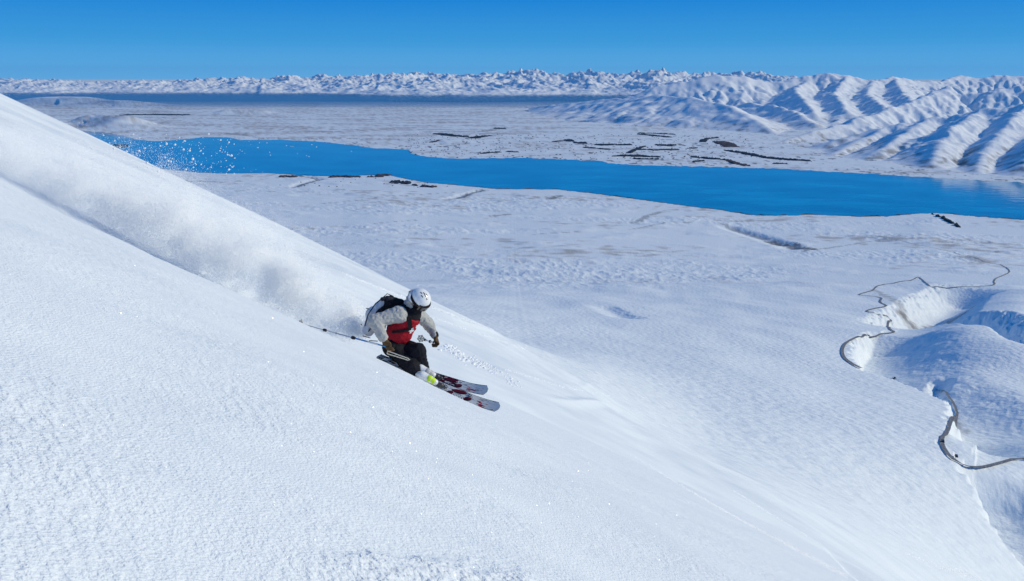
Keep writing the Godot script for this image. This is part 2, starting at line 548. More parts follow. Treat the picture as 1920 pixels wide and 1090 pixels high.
# running water cuts branching valleys into the ridges: steepest-descent flow, more water cuts deeper
func wear_down(sheet: Sheet, base: float) -> void:
	var cell := 80.0
	var x0 := 200.0
	var t0 := 7900.0
	var nx := 298
	var ny := 290
	var count := nx * ny
	var h := PackedFloat32Array()
	h.resize(count)
	var cut := PackedFloat32Array()
	cut.resize(count)
	var seedling := noise(351, 620.0, 6)
	for j in ny:
		for i in nx:
			var x := x0 + i * cell
			var t := t0 + j * cell
			var y := maxf(sheet.height(x, t), base)
			if y > base + 1.0: y += seedling.get_noise_2d(x, t) * minf(70.0, (y - base) * 0.25)
			h[j * nx + i] = y
			cut[j * nx + i] = 0.0135 * (0.22 + 0.78 * smoothstep(0.30, 0.40, x / t))
	var around := [1, -1, nx, -nx, nx + 1, nx - 1, -nx + 1, -nx - 1]
	var far_off := [1.0, 1.0, 1.0, 1.0, 1.414, 1.414, 1.414, 1.414]
	var down := PackedInt32Array()
	down.resize(count)
	var area := PackedFloat32Array()
	area.resize(count)
	for pass_ in 26:
		var order := PackedInt64Array()
		for j in range(1, ny - 1):
			for i in range(1, nx - 1):
				var n := j * nx + i
				var here := h[n]
				var best := 0.0
				var to := n
				for k in 8:
					var fall: float = (here - h[n + around[k]]) / far_off[k]
					if fall > best:
						best = fall
						to = n + around[k]
				down[n] = to
				order.append((int((here + 2000.0) * 64.0) << 20) | n)
		area.fill(1.0)
		order.sort()
		for k in range(order.size() - 1, -1, -1):
			var n := order[k] & 0xFFFFF
			if down[n] != n: area[down[n]] += area[n]
		for k in order.size():
			var n := order[k] & 0xFFFFF
			if down[n] == n: continue
			var f := cut[n] * pow(area[n], 0.55)
			h[n] = (h[n] + f * h[down[n]]) / (1.0 + f)
		if pass_ % 6 == 5:        # slopes creep a little
			var was := h.duplicate()
			for n in range(nx + 1, count - nx - 1): h[n] = was[n] * 0.88 + 0.03 * (was[n - 1] + was[n + 1] + was[n - nx] + was[n + nx])
	var n := 0
	for r in sheet.rows:
		var t := sheet.t[r]
		var v := clampf((t - t0) / cell, 1.0, ny - 2.001)
		var j := int(v)
		for i in sheet.cols:
			if sheet.y[n] > base:
				var u := clampf((sheet.q[i] * t - x0) / cell, 1.0, nx - 2.001)
				var k := int(u)
				var o := (j - 1) * nx + k
				var f := u - k
				var g := v - j
				var a := cubic_interpolate(h[o], h[o + 1], h[o - 1], h[o + 2], f)
				var b := cubic_interpolate(h[o + nx], h[o + nx + 1], h[o + nx - 1], h[o + nx + 2], f)
				var c := cubic_interpolate(h[o + 2 * nx], h[o + 2 * nx + 1], h[o + 2 * nx - 1], h[o + 2 * nx + 2], f)
				var d := cubic_interpolate(h[o + 3 * nx], h[o + 3 * nx + 1], h[o + 3 * nx - 1], h[o + 3 * nx + 2], f)
				var worn := cubic_interpolate(b, c, a, d, g)
				if u < nx - 3.0 and v < ny - 3.0: sheet.y[n] = minf(worn, sheet.y[n] + 70.0)
			n += 1

func colour_range(sheet: Sheet, rock: Color, bare_low: float, bare_high: float, s: int, cover := 0.0) -> void:
	var grit := noise(s, 260.0, 4)
	var snow := Color(.88, .90, .91)
	for r in range(1, sheet.rows - 1):
		var t := sheet.t[r]
		var dt := sheet.t[r + 1] - sheet.t[r - 1]
		for i in sheet.cols:
			var n := r * sheet.cols + i
			var steep := absf(sheet.y[n + sheet.cols] - sheet.y[n - sheet.cols]) / dt
			if i > 0 and i < sheet.cols - 1:
				steep += absf(sheet.y[n + 1] - sheet.y[n - 1]) / (t * (sheet.q[i + 1] - sheet.q[i - 1]))
			var g := grit.get_noise_2d(sheet.q[i] * t, t + sheet.y[n])
			var low := 1.0 - smoothstep(bare_low, bare_high, sheet.y[n])
			var k := clampf((steep - 0.85) * 0.8 + g * 1.5 - 0.35 + low * (0.68 + cover), 0.0, 1.0) * (0.25 + (0.62 + 0.25 * cover) * low)
			sheet.c[n] = snow.lerp(rock, k)
	for i in sheet.cols:
		sheet.c[i] = snow
		sheet.c[(sheet.rows - 1) * sheet.cols + i] = snow

func build_ranges() -> void:
	var near := Sheet.new()
	near.start(0.02, 0.84, 520, stepped([8000.0, 1.0032, 12500.0, 1.0042, 32000.0]))
	near.y.fill(-1300.0)
	var base := -1005.0
	ridge_line(near, [990, 202, 27, 1060, 193, 25, 1150, 184, 23, 1235, 177, 21, 1300, 183, 19.5, 1360, 196, 18.2, 1420, 225, 16.6, 1455, 250, 15.4], base, .25, .06, 301, .03)
	ridge_line(near, [1400, 190, 22, 1450, 197, 20.5, 1490, 207, 19, 1530, 230, 16.8], base, .33, .12, 303, .08)
	ridge_line(near, [1230, 160, 25.2, 1300, 150, 25.2, 1345, 138, 25.4, 1400, 143, 25.6, 1440, 152, 25.8, 1480, 149, 25.8, 1520, 140, 26, 1555, 133, 26, 1590, 140, 26, 1640, 150, 26, 1680, 142, 27, 1720, 151, 27.5, 1765, 150, 28, 1800, 140, 29, 1840, 143, 29, 1875, 138, 29, 1930, 142, 29, 2050, 140, 29], base, .36, .3, 305)
	ridge_line(near, [1525, 143, 26.5, 1490, 165, 24, 1500, 178, 22, 1530, 212, 18.4], base, .36, .3, 307)
	ridge_line(near, [1590, 141, 26, 1565, 172, 22.5, 1590, 205, 18.6], base, .36, .3, 309)
	ridge_line(near, [1640, 150, 26, 1625, 172, 22.6, 1665, 204, 18.3], base, .36, .3, 311)
	ridge_line(near, [1680, 144, 27, 1695, 174, 22, 1725, 198, 19], base, .36, .3, 313)
	ridge_line(near, [1400, 285, 12.2, 1440, 272, 13, 1500, 252, 13.6, 1600, 222, 14.6, 1700, 192, 16, 1780, 159, 17.4, 1805, 176, 17.2, 1850, 168, 17, 1920, 158, 17, 2060, 150, 17], base, .36, .3, 315)
	ridge_line(near, [1560, 262, 12.2, 1640, 238, 12.4, 1740, 219, 12.4, 1830, 206, 12.2, 1920, 188, 12, 2060, 168, 12], base, .33, .5, 317)
	ridge_line(near, [1840, 205, 12.2, 1790, 235, 11.0, 1765, 262, 10.3, 1750, 300, 9.5], base, .32, .45, 319)
	ridge_line(near, [1930, 190, 12, 1880, 238, 10.6, 1845, 285, 9.6, 1835, 318, 8.9], base, .36, .45, 321)
	ridge_line(near, [1745, 219, 12.4, 1700, 244, 11.5, 1655, 276, 10.7], base, .30, .3, 323)
	ridge_line(near, [1660, 236, 12.4, 1610, 262, 11.8, 1560, 288, 11.0], base, .26, .3, 325)
	ridge_line(near, [2010, 205, 11, 1950, 260, 9.6, 1925, 300, 8.8], base, .40, .3, 327)
	wear_down(near, base)
	var jag := noise(331, 420.0, 4, FastNoiseLite.TYPE_SIMPLEX_SMOOTH, FastNoiseLite.FRACTAL_RIDGED)
	var n := 0
	for r in near.rows:
		var t := near.t[r]
		for i in near.cols:
			var h := near.y[n] - base
			if h > 0.0:
				near.y[n] += (jag.get_noise_2d(near.q[i] * t, t) * 0.5 - 0.12) * minf(h * 0.10, 55.0) * (0.3 + 0.7 * smoothstep(0.28, 0.40, near.q[i]))
			n += 1
	colour_range(near, Color(.10, .085, .085), -990.0, -640.0, 333)
	var m := plain("mountain snow", Color.WHITE, .8, 0.0, .2)
	m.vertex_color_use_as_albedo = true
	bumpy(m, noise_texture(23, .02, 512, 5), 420.0, 2.0)
	tag(put(near.mesh(true), "mountain_range", m), "", "", "", "structure")

	var far := Sheet.new()
	far.start(-0.72, 0.52, 1000, stepped([33000.0, 1.0033, 56000.0]))
	var crest := PackedFloat32Array()
	var crest_q := PackedFloat32Array()
	var at := [-100, 154, 0, 154, 100, 155, 180, 160, 260, 157, 330, 157, 400, 153, 480, 152, 560, 149, 640, 148, 700, 146, 790, 142, 860, 146, 930, 142, 1000, 136, 1050, 145, 1105, 138, 1160, 144, 1235, 136, 1290, 143, 1400, 140, 1500, 150, 1750, 160]
	for i in range(0, at.size(), 2):
		var a := sight(at[i], at[i + 1])
		crest_q.append(a.x)
		crest.append(a.y)
	var small := noise(347, 1500.0, 5, FastNoiseLite.TYPE_SIMPLEX_SMOOTH, FastNoiseLite.FRACTAL_RIDGED)
	var big := noise(341, 4200.0, 6, FastNoiseLite.TYPE_SIMPLEX_SMOOTH, FastNoiseLite.FRACTAL_RIDGED)
	var peaks := noise(343, 9000.0, 2)
	var raw := PackedFloat32Array()
	raw.resize(far.cols * far.rows)
	var most := PackedFloat32Array()
	most.resize(far.cols)
	n = 0
	for r in far.rows:
		var t := far.t[r]
		for i in far.cols:
			var q := far.q[i]
			var x := q * t
			var foot := 36800.0 + 1800.0 * peaks.get_noise_2d(x, 0.0) + 5500.0 * (1.0 - smoothstep(-0.35, -0.05, q))
			var k := clampf((t - foot) / (51000.0 - foot), 0.0, 1.0)
			if k > 0.0:
				var g := big.get_noise_2d(x, t) * 0.5 + 0.5
				raw[n] = pow(k, 0.62) * (0.30 + 0.72 * g + 0.16 * small.get_noise_2d(x, t))
				most[i] = maxf(most[i], raw[n] * 50000.0 / t)
			n += 1
	var even := PackedFloat32Array()
	for i in far.cols:
		var sum := 0.0
		var count := 0
		for j in range(maxi(0, i - 14), mini(far.cols, i + 15)):
			sum += most[j]
			count += 1
		even.append(sum / count)
	n = 0
	for r in far.rows:
		for i in far.cols:
			var aim := (along(crest_q, crest, far.q[i]) * 50000.0 + 1130.0) / even[i]
			far.y[n] = -985.0 + aim * raw[n] if raw[n] > 0.0 else -1050.0
			n += 1
	colour_range(far, Color(.05, .055, .065), -800.0, -560.0, 345, 1.0)
	tag(put(far.mesh(true), "far_mountain_range", m), "", "", "", "structure")

# ---------------------------------------------------------------- the place

# clear winter air: pale at the horizon, quickly deeper blue, darkest overhead
func sky_picture() -> ImageTexture:
	var stops := [[0.0, Color(.15, .48, .84)], [2.5, Color(.050, .325, .70)], [5.3, Color(.012, .225, .66)], [10.0, Color(.006, .18, .56)], [30.0, Color(.004, .125, .42)], [90.0, Color(.003, .085, .31)]]
	var im := Image.create(64, 2048, false, Image.FORMAT_RGBF)
	for y in 2048:
		var up := 90.0 - 180.0 * (y + 0.5) / 2048.0
		var c := Color(.42, .47, .56)
		if up >= 0.0:
			for k in stops.size() - 1:
				if up <= stops[k + 1][0]:
					c = stops[k][1].lerp(stops[k + 1][1], (up - stops[k][0]) / (stops[k + 1][0] - stops[k][0]))
					break
		for x in 64: im.set_pixel(x, y, c)
	return ImageTexture.create_from_image(im)

func _ready() -> void:
	rng.seed = 11
	var camera := Camera3D.new()
	camera.name = "camera"
	camera.fov = rad_to_deg(2.0 * atan(545.0 / FOCAL))
	camera.near = 0.1
	camera.far = 90000.0
	camera.rotation_degrees = Vector3(-PITCH, 0, 0)
	add_child(camera)
	camera.current = true

	var sky_material := PanoramaSkyMaterial.new()
	sky_material.panorama = sky_picture()
	var sky := Sky.new()
	sky.sky_material = sky_material
	var e := Environment.new()
	e.background_mode = Environment.BG_SKY
	e.sky = sky
	e.tonemap_mode = Environment.TONE_MAPPER_LINEAR
	e.tonemap_exposure = 1.04
	e.sdfgi_enabled = true
	e.ssao_enabled = true
	e.ssil_enabled = true
	e.fog_enabled = true
	e.fog_light_color = Color(.12, .46, 1.0).linear_to_srgb()
	e.fog_density = 0.0000065
	e.volumetric_fog_enabled = true
	e.volumetric_fog_density = 0.0
	var world := WorldEnvironment.new()
	world.name = "world"
	world.environment = e
	add_child(world)

	var sun := DirectionalLight3D.new()
	sun.name = "sun"
	sun.light_energy = 0.95
	sun.light_color = Color(1.0, .965, .85)
	sun.light_angular_distance = 0.5
	sun.shadow_enabled = true
	add_child(sun)
	sun.look_at_from_position(Vector3.ZERO, -Vector3(.88, .46, -.08), Vector3.UP)

	shores()
	build_valley()
	build_lake()
	build_slope()
	build_ranges()
	build_haze()
	build_roads()
	build_trees()
	build_vehicles()
	build_plume()
	build_crumbs()
	build_skier()



# flat flakes of snow hanging in the air where the skier has been; far too many to count, so one object
# the blue air that lies low over the far end of the plain
func build_haze() -> void:
	var m := FogMaterial.new()
	m.resource_name = "low blue haze"
	m.albedo = Color(.14, .50, 1.0).linear_to_srgb()
	m.density = 0.00024
	var f := FogVolume.new()
	f.name = "low_haze"
	f.shape = RenderingServer.FOG_VOLUME_SHAPE_BOX
	f.size = Vector3(110000, 390, 27000)
	f.material = m
	add_child(f, true)
	f.position = Vector3(0, -845, -43000)
	tag(f, "blue haze lying low over the far end of the plain", "haze", "", "stuff")

func scatter(called: String, mesh: Mesh, m: Material, places: Array[Transform3D], label: String, category: String) -> void:
	var many := MultiMesh.new()
	many.transform_format = MultiMesh.TRANSFORM_3D
	many.mesh = mesh
	many.instance_count = places.size()
	for i in places.size(): many.set_instance_transform(i, places[i])
	var o := MultiMeshInstance3D.new()
	o.name = numbered(called)
	o.multimesh = many
	o.material_override = m
	add_child(o, true)
	tag(o, label, category, "", "stuff")

func build_plume() -> void:
	var st := SurfaceTool.new()
	st.begin(Mesh.PRIMITIVE_TRIANGLES)
	st.set_normal(Vector3.UP)
	for p in [Vector3(-1, 0, -1), Vector3(1, 0, -1), Vector3(1, 0, 1), Vector3(-1, 0, -1), Vector3(1, 0, 1), Vector3(-1, 0, 1)]: st.add_vertex(p)
	var flake := st.commit()
	var path := [[684, 630, 10.75, .08], [666, 612, 10.85, .20], [640, 592, 10.95, .32], [600, 568, 11.05, .42], [550, 540, 11.2, .52], [495, 510, 11.4, .60], [440, 480, 11.7, .66], [385, 460, 12.0, .72], [325, 432, 12.3, .76], [260, 401, 12.65, .80], [190, 369, 13.1, .82], [110, 342, 13.5, .76], [30, 306, 14.1, .68], [-80, 262, 14.8, .64]]
	var line: Array[Vector3] = []
	for p in path: line.append(spot(p[0], p[1], p[2]))
	var billow := noise(51, 0.8, 3)
	var wisp := noise(52, 0.25, 3)
	var puff := noise(53, 1.6, 3)
	var facing := Vector3(.66, .66, .36).normalized()
	var places: Array[Transform3D] = []
	while places.size() < 680000:
		var s := pow(rng.randf(), 0.8) * (line.size() - 1.001)
		var k := int(s)
		var c := line[k].lerp(line[k + 1], s - k)
		var wide: float = lerpf(path[k][3], path[k + 1][3], s - k) * (1.0 + 0.45 * puff.get_noise_1d(s))
		if rng.randf() > pow(wide / 0.95, 1.3): continue
		var off := Vector3(rng.randfn(), rng.randfn(), rng.randfn()) * Vector3(.5, .5, .5) * wide
		var p := c + off
		var d := billow.get_noise_3dv(p) * 0.75 + wisp.get_noise_3dv(p) * 0.5 - off.length() / wide * 0.3 + 0.55
		if d < rng.randf() * 0.8: continue
		var size := 0.0016 + 0.0022 * rng.randf()
		var n := (facing + Vector3(rng.randfn(), rng.randfn(), rng.randfn()) * 0.22).normalized()
		places.append(Transform3D(Basis(Quaternion(Vector3.UP, n)).scaled(Vector3.ONE * size), p))
	var dust := plain("airborne powder", Color(.97, .98, .98), .9, 0.0, .1)
	dust.backlight_enabled = true
	dust.backlight = Color(.75, .75, .75)
	scatter("powder_cloud", flake, dust, places, "white cloud of powder snow thrown up behind the skier", "snow cloud")
	# ice crystals on the near crust that catch the sun
	var glints: Array[Transform3D] = []
	for i in 420:
		var t := 2.3 + 6.0 * rng.randf() * rng.randf()
		var x := rng.randf_range(-0.66, 0.5) * t
		var n := (Vector3(.62, .58, .52) + Vector3(rng.randfn(), rng.randfn(), rng.randfn()) * 0.1).normalized()
		glints.append(Transform3D(Basis(Quaternion(Vector3.UP, n)).scaled(Vector3.ONE * t * rng.randf_range(.0003, .0007)), Vector3(x, slope.height(x, t) + .004, -t)))
	scatter("ice_crystals", flake, plain("ice crystal", Color(.99, .98, .95), .3, 0.0, 1.0), glints, "bright ice crystals glinting on the near snow crust", "ice crystals")
	var loose: Array[Transform3D] = []
	for l in [[1180, 852, 1235, 885, 1.0, 30, 1290, 919, 1340, 948, 1.0, 160, 1395, 979, 1450, 1008, 1.0, 420, 1450, 1008, 1588, 1082, 1.5, 1300], [1340, 948, 1395, 979, 1.0, 260, 1235, 885, 1290, 919, 1.0, 80], [1374, 920, 1430, 955, .6, 120, 1430, 955, 1540, 1022, .6, 160, 1690, 1035, 1760, 1062, 1.6, 300, 1760, 1062, 1850, 1090, 3.0, 700], [945, 693, 1060, 728, .8, 90, 1060, 728, 1250, 762, .6, 90, 640, 512, 760, 560, .9, 220, 760, 560, 985, 640, .9, 260, 810, 596, 1020, 668, .7, 150]]:
		for k in range(0, l.size(), 6):
			for i in int(l[k + 5]):
				var f := rng.randf()
				var a := sight(lerpf(l[k], l[k + 2], f) + rng.randfn() * l[k + 4], lerpf(l[k + 1], l[k + 3], f) + rng.randfn() * l[k + 4])
				var t := 6.0
				while t < 320.0:
					var lie := slope.height(a.x * t, t) if t < 15.0 else valley.height(a.x * t, t)
					if lie >= a.y * t: break
					t *= 1.002
				if t >= 320.0: continue
				var n := (Vector3(.66, .60, .40) + Vector3(rng.randfn(), rng.randfn(), rng.randfn()) * 0.15).normalized()
				loose.append(Transform3D(Basis(Quaternion(Vector3.UP, n)).scaled(Vector3.ONE * t * rng.randf_range(.0004, .0009)), Vector3(a.x * t, a.y * t + .004 * t * .1, -t)))
	scatter("loose_snow", flake, dust, loose, "loose bright snow lying along old ski lines on the slope", "loose snow")
	# clumps thrown higher, seen against the lake
	var clumps: Array[Transform3D] = []
	for i in 170:
		var u := 190.0 + 250.0 * rng.randf()
		var v := 326.0 - 75.0 * pow(rng.randf(), 1.4)
		if v > 170.0 + u * 0.53 + 8.0: continue
		var t := 13.0 + 2.0 * rng.randf()
		var size := 0.006 + 0.016 * pow(rng.randf(), 3.0)
		clumps.append(Transform3D(Basis.from_euler(Vector3(rng.randf(), rng.randf(), rng.randf()) * 6.0).scaled(Vector3(1.0, 0.7 + 0.5 * rng.randf(), 1.0) * size), spot(u, v, t)))
	for i in 60:
		clumps.append(Transform3D(Basis.from_euler(Vector3(rng.randf(), rng.randf(), rng.randf()) * 6.0).scaled(Vector3.ONE * (0.004 + 0.004 * rng.randf())), spot(250.0 + 420.0 * rng.randf(), 235.0 + 60.0 * rng.randf(), 14.0)))
	scatter("snow_clumps", lump_mesh(3), plain("snow lump", Color(.92, .94, .96), .8, 0.0, .2), clumps, "loose white snow clumps flying in the air before the lake", "snow clump")

func lump_mesh(s: int) -> ArrayMesh:
	var r := RandomNumberGenerator.new()
	r.seed = s
	var sphere := SphereMesh.new()
	sphere.radial_segments = 7
	sphere.rings = 4
	sphere.radius = 1.0
	sphere.height = 2.0
	var a := sphere.get_mesh_arrays()
	var v: PackedVector3Array = a[Mesh.ARRAY_VERTEX]
	var n := noise(s, 1.3, 2)
	for i in v.size(): v[i] *= 1.0 + 0.55 * n.get_noise_3dv(v[i] * 1.7)
	a[Mesh.ARRAY_VERTEX] = v
	var m := ArrayMesh.new()
	m.add_surface_from_arrays(Mesh.PRIMITIVE_TRIANGLES, a)
	return m

# lumps of snow that rolled down the slope beside the track and the torn snow by the near foot
func build_crumbs() -> void:
	var places: Array[Transform3D] = []
	for i in 420:
		var k := pow(rng.randf(), 1.3)
		var u := lerpf(838, 1005, k) + rng.randfn() * 7.0
		var v := lerpf(650, 742, k) + 4.0 * sin(k * 9.0) + rng.randfn() * 3.2 * (1.2 - k)
		var a := sight(u, v)
		var t := 11.2
		while t < 40.0 and ground_at(a.x, t) < a.y * t: t += 0.05
		if t > 70.0 or k > 0.8: continue
		var size := (0.009 + 0.026 * pow(rng.randf(), 2.5)) * (1.15 - 0.6 * k) * t / 13.0
		places.append(Transform3D(Basis.from_euler(Vector3(rng.randf(), rng.randf(), rng.randf()) * 6.0).scaled(Vector3(1.2, .7, 1.0) * size), Vector3(a.x * t, a.y * t, -t)))
	scatter("snow_crumbs", lump_mesh(5), plain("snow lump", Color(.92, .94, .96), .8, 0.0, .2), places, "trail of rolled snow crumbs on the slope beyond the skis", "snow crumbs")

func ribbon(uv: Array, wide: float, lift: float, m: Material) -> void:
	var c := Curve3D.new()
	var pts: Array[Vector3] = []
	for i in range(0, uv.size(), 2): pts.append(valley.hit(sight(uv[i], uv[i + 1]), 300.0))
	for i in pts.size():
		var along_it: Vector3 = (pts[mini(i + 1, pts.size() - 1)] - pts[maxi(i - 1, 0)]) * 0.17
		c.add_point(pts[i], -along_it, along_it)
	var st := SurfaceTool.new()
	st.begin(Mesh.PRIMITIVE_TRIANGLES)
	var length := c.get_baked_length()
	var n := int(length / 9.0)
	for i in n + 1:
		var p := c.sample_baked(length * i / n)
		var ahead := c.sample_baked(minf(length, length * i / n + 4.0)) - c.sample_baked(maxf(0.0, length * i / n - 4.0))
		var out := Vector3(ahead.z, 0, -ahead.x).normalized() * wide * 0.5
		var edges := [p - out, p + out]
		var high := 0.0
		for k in range(-3, 4):
			var c2 := c.sample_baked(clampf(length * i / n + k * 7.0, 0.0, length))
			high += valley.height(c2.x, -c2.z) / 7.0
		for e in edges: high = maxf(high, valley.height(e.x, -e.z))
		for e in edges:
			st.set_normal(Vector3.UP)
			st.set_uv(Vector2(0, i * 0.3))
			st.add_vertex(Vector3(e.x, high + lift, e.z))
	for i in n:
		for k in [0, 1, 2, 2, 1, 3]: st.add_index(i * 2 + k)
	tag(put(st.commit(), "road", m), "", "", "", "structure")

func build_roads() -> void:
	var grey := plain("road grit", Color.WHITE, .9, 0.0, .2)
	var worn := noise_texture(35, .05, 256, 4)
	var ramp := Gradient.new()
	ramp.set_color(0, Color(.10, .10, .105).linear_to_srgb())
	ramp.set_color(1, Color(.42, .43, .45).linear_to_srgb())
	worn.color_ramp = ramp
	grey.albedo_texture = worn
	grey.uv1_triplanar = true
	grey.uv1_world_triplanar = true
	grey.uv1_scale = Vector3.ONE / 40.0
	ribbon([1614, 694, 1598, 684, 1583, 672, 1580, 655, 1592, 641, 1625, 633, 1650, 629, 1676, 624, 1668, 617, 1665, 611, 1671, 605, 1662, 594, 1640, 588, 1626, 584, 1642, 579, 1662, 575, 1651, 567, 1653, 560, 1640, 557, 1612, 554, 1625, 549, 1637, 546], 5.5, 1.5, grey)
	ribbon([1637, 546, 1645, 538, 1658, 534, 1690, 529, 1710, 526, 1722, 521, 1732, 528, 1742, 536, 1760, 540, 1800, 539, 1860, 536, 1864, 529, 1868, 523, 1880, 518, 1893, 511, 1888, 503, 1875, 497], 5.5, 1.5, grey)
	ribbon([1755, 733, 1765, 737, 1776, 744, 1787, 757, 1794, 775, 1793, 790, 1779, 806, 1768, 820, 1767, 836, 1776, 853, 1788, 866, 1804, 876, 1824, 880, 1852, 878, 1880, 870, 1905, 863, 1945, 858], 3.3, 1.0, grey)
	ribbon([1875, 497, 1830, 484, 1770, 470, 1700, 455, 1640, 442], 5.0, 1.0, plain("snowed track", Color(.45, .47, .50), .85))

func crown(st: SurfaceTool, at: Vector3, high: float, wide: float) -> void:
	var n := 6
	var ring: Array[Vector3] = []
	for i in n:
		var a := TAU * i / n + rng.randf()
		ring.append(at + Vector3(cos(a) * wide, high * (0.12 + 0.16 * rng.randf()), sin(a) * wide) * Vector3(0.7 + 0.6 * rng.randf(), 1, 0.7 + 0.6 * rng.randf()))
	var tip := at + Vector3(rng.randfn() * wide * .2, high, rng.randfn() * wide * .2)
	for i in n:
		var a := ring[i]
		var b := ring[(i + 1) % n]
		st.set_normal(((a - at).normalized() + Vector3(0, .5, 0)).normalized()); st.add_vertex(a)
		st.set_normal(Vector3.UP); st.add_vertex(tip)
		st.set_normal(((b - at).normalized() + Vector3(0, .5, 0)).normalized()); st.add_vertex(b)

# tree tops grown together: one uneven sheet of crowns that falls to the ground all round
func canopy(pts: Array[Vector3], half: float, high: float, s: int) -> ArrayMesh:
	var tops := noise(400 + s, 26.0, 3)
	var gaps := noise(500 + s, 120.0, 3)
	var runs := PackedFloat32Array([0.0])
	for i in pts.size() - 1: runs.append(runs[i] + pts[i].distance_to(pts[i + 1]))
	var total := runs[runs.size() - 1]
	var n := clampi(int(total / 9.0), 16, 260)
	var m := clampi(int(half * 2.0 / 14.0), 5, 22)
	var st := SurfaceTool.new()
	st.begin(Mesh.PRIMITIVE_TRIANGLES)
	for i in n + 1:
		var run := total * i / n
		var k := 0
		while k < pts.size() - 2 and run > runs[k + 1]: k += 1
		var c := pts[k].lerp(pts[k + 1], (run - runs[k]) / (runs[k + 1] - runs[k]))
		var dir := pts[k + 1] - pts[k]
		# deep belts reach back over the flat, thin ones lie across their own line
		var out := Vector3(0, 0, -1) if absf(dir.x) > absf(dir.z) else Vector3(1, 0, 0)
		var ends := minf(1.0, minf(i, n - i) * 0.4)
		for j in m + 1:
			var a := j * 2.0 / m - 1.0
			var p := c + out * half * a * (0.75 + 0.5 * gaps.get_noise_1d(run + 900.0 * signf(a)))
			var edge := 1.0 if j > 0 and j < m else 0.0
			p.y = valley.height(p.x, -p.z) - 1.5 + edge * ends * maxf(0.0, high * (1.0 + 0.9 * tops.get_noise_2d(p.x, p.z)) - high * 3.5 * maxf(0.0, gaps.get_noise_2d(p.x, p.z) + tops.get_noise_2d(p.z * .5, p.x * .5) * .4 - 0.02))
			st.add_vertex(p)
	for i in n:
		for j in m:
			var o := i * (m + 1) + j
			for k in [o, o + 1, o + m + 1, o + m + 1, o + 1, o + m + 2]: st.add_index(k)
	st.generate_normals()
	return st.commit()

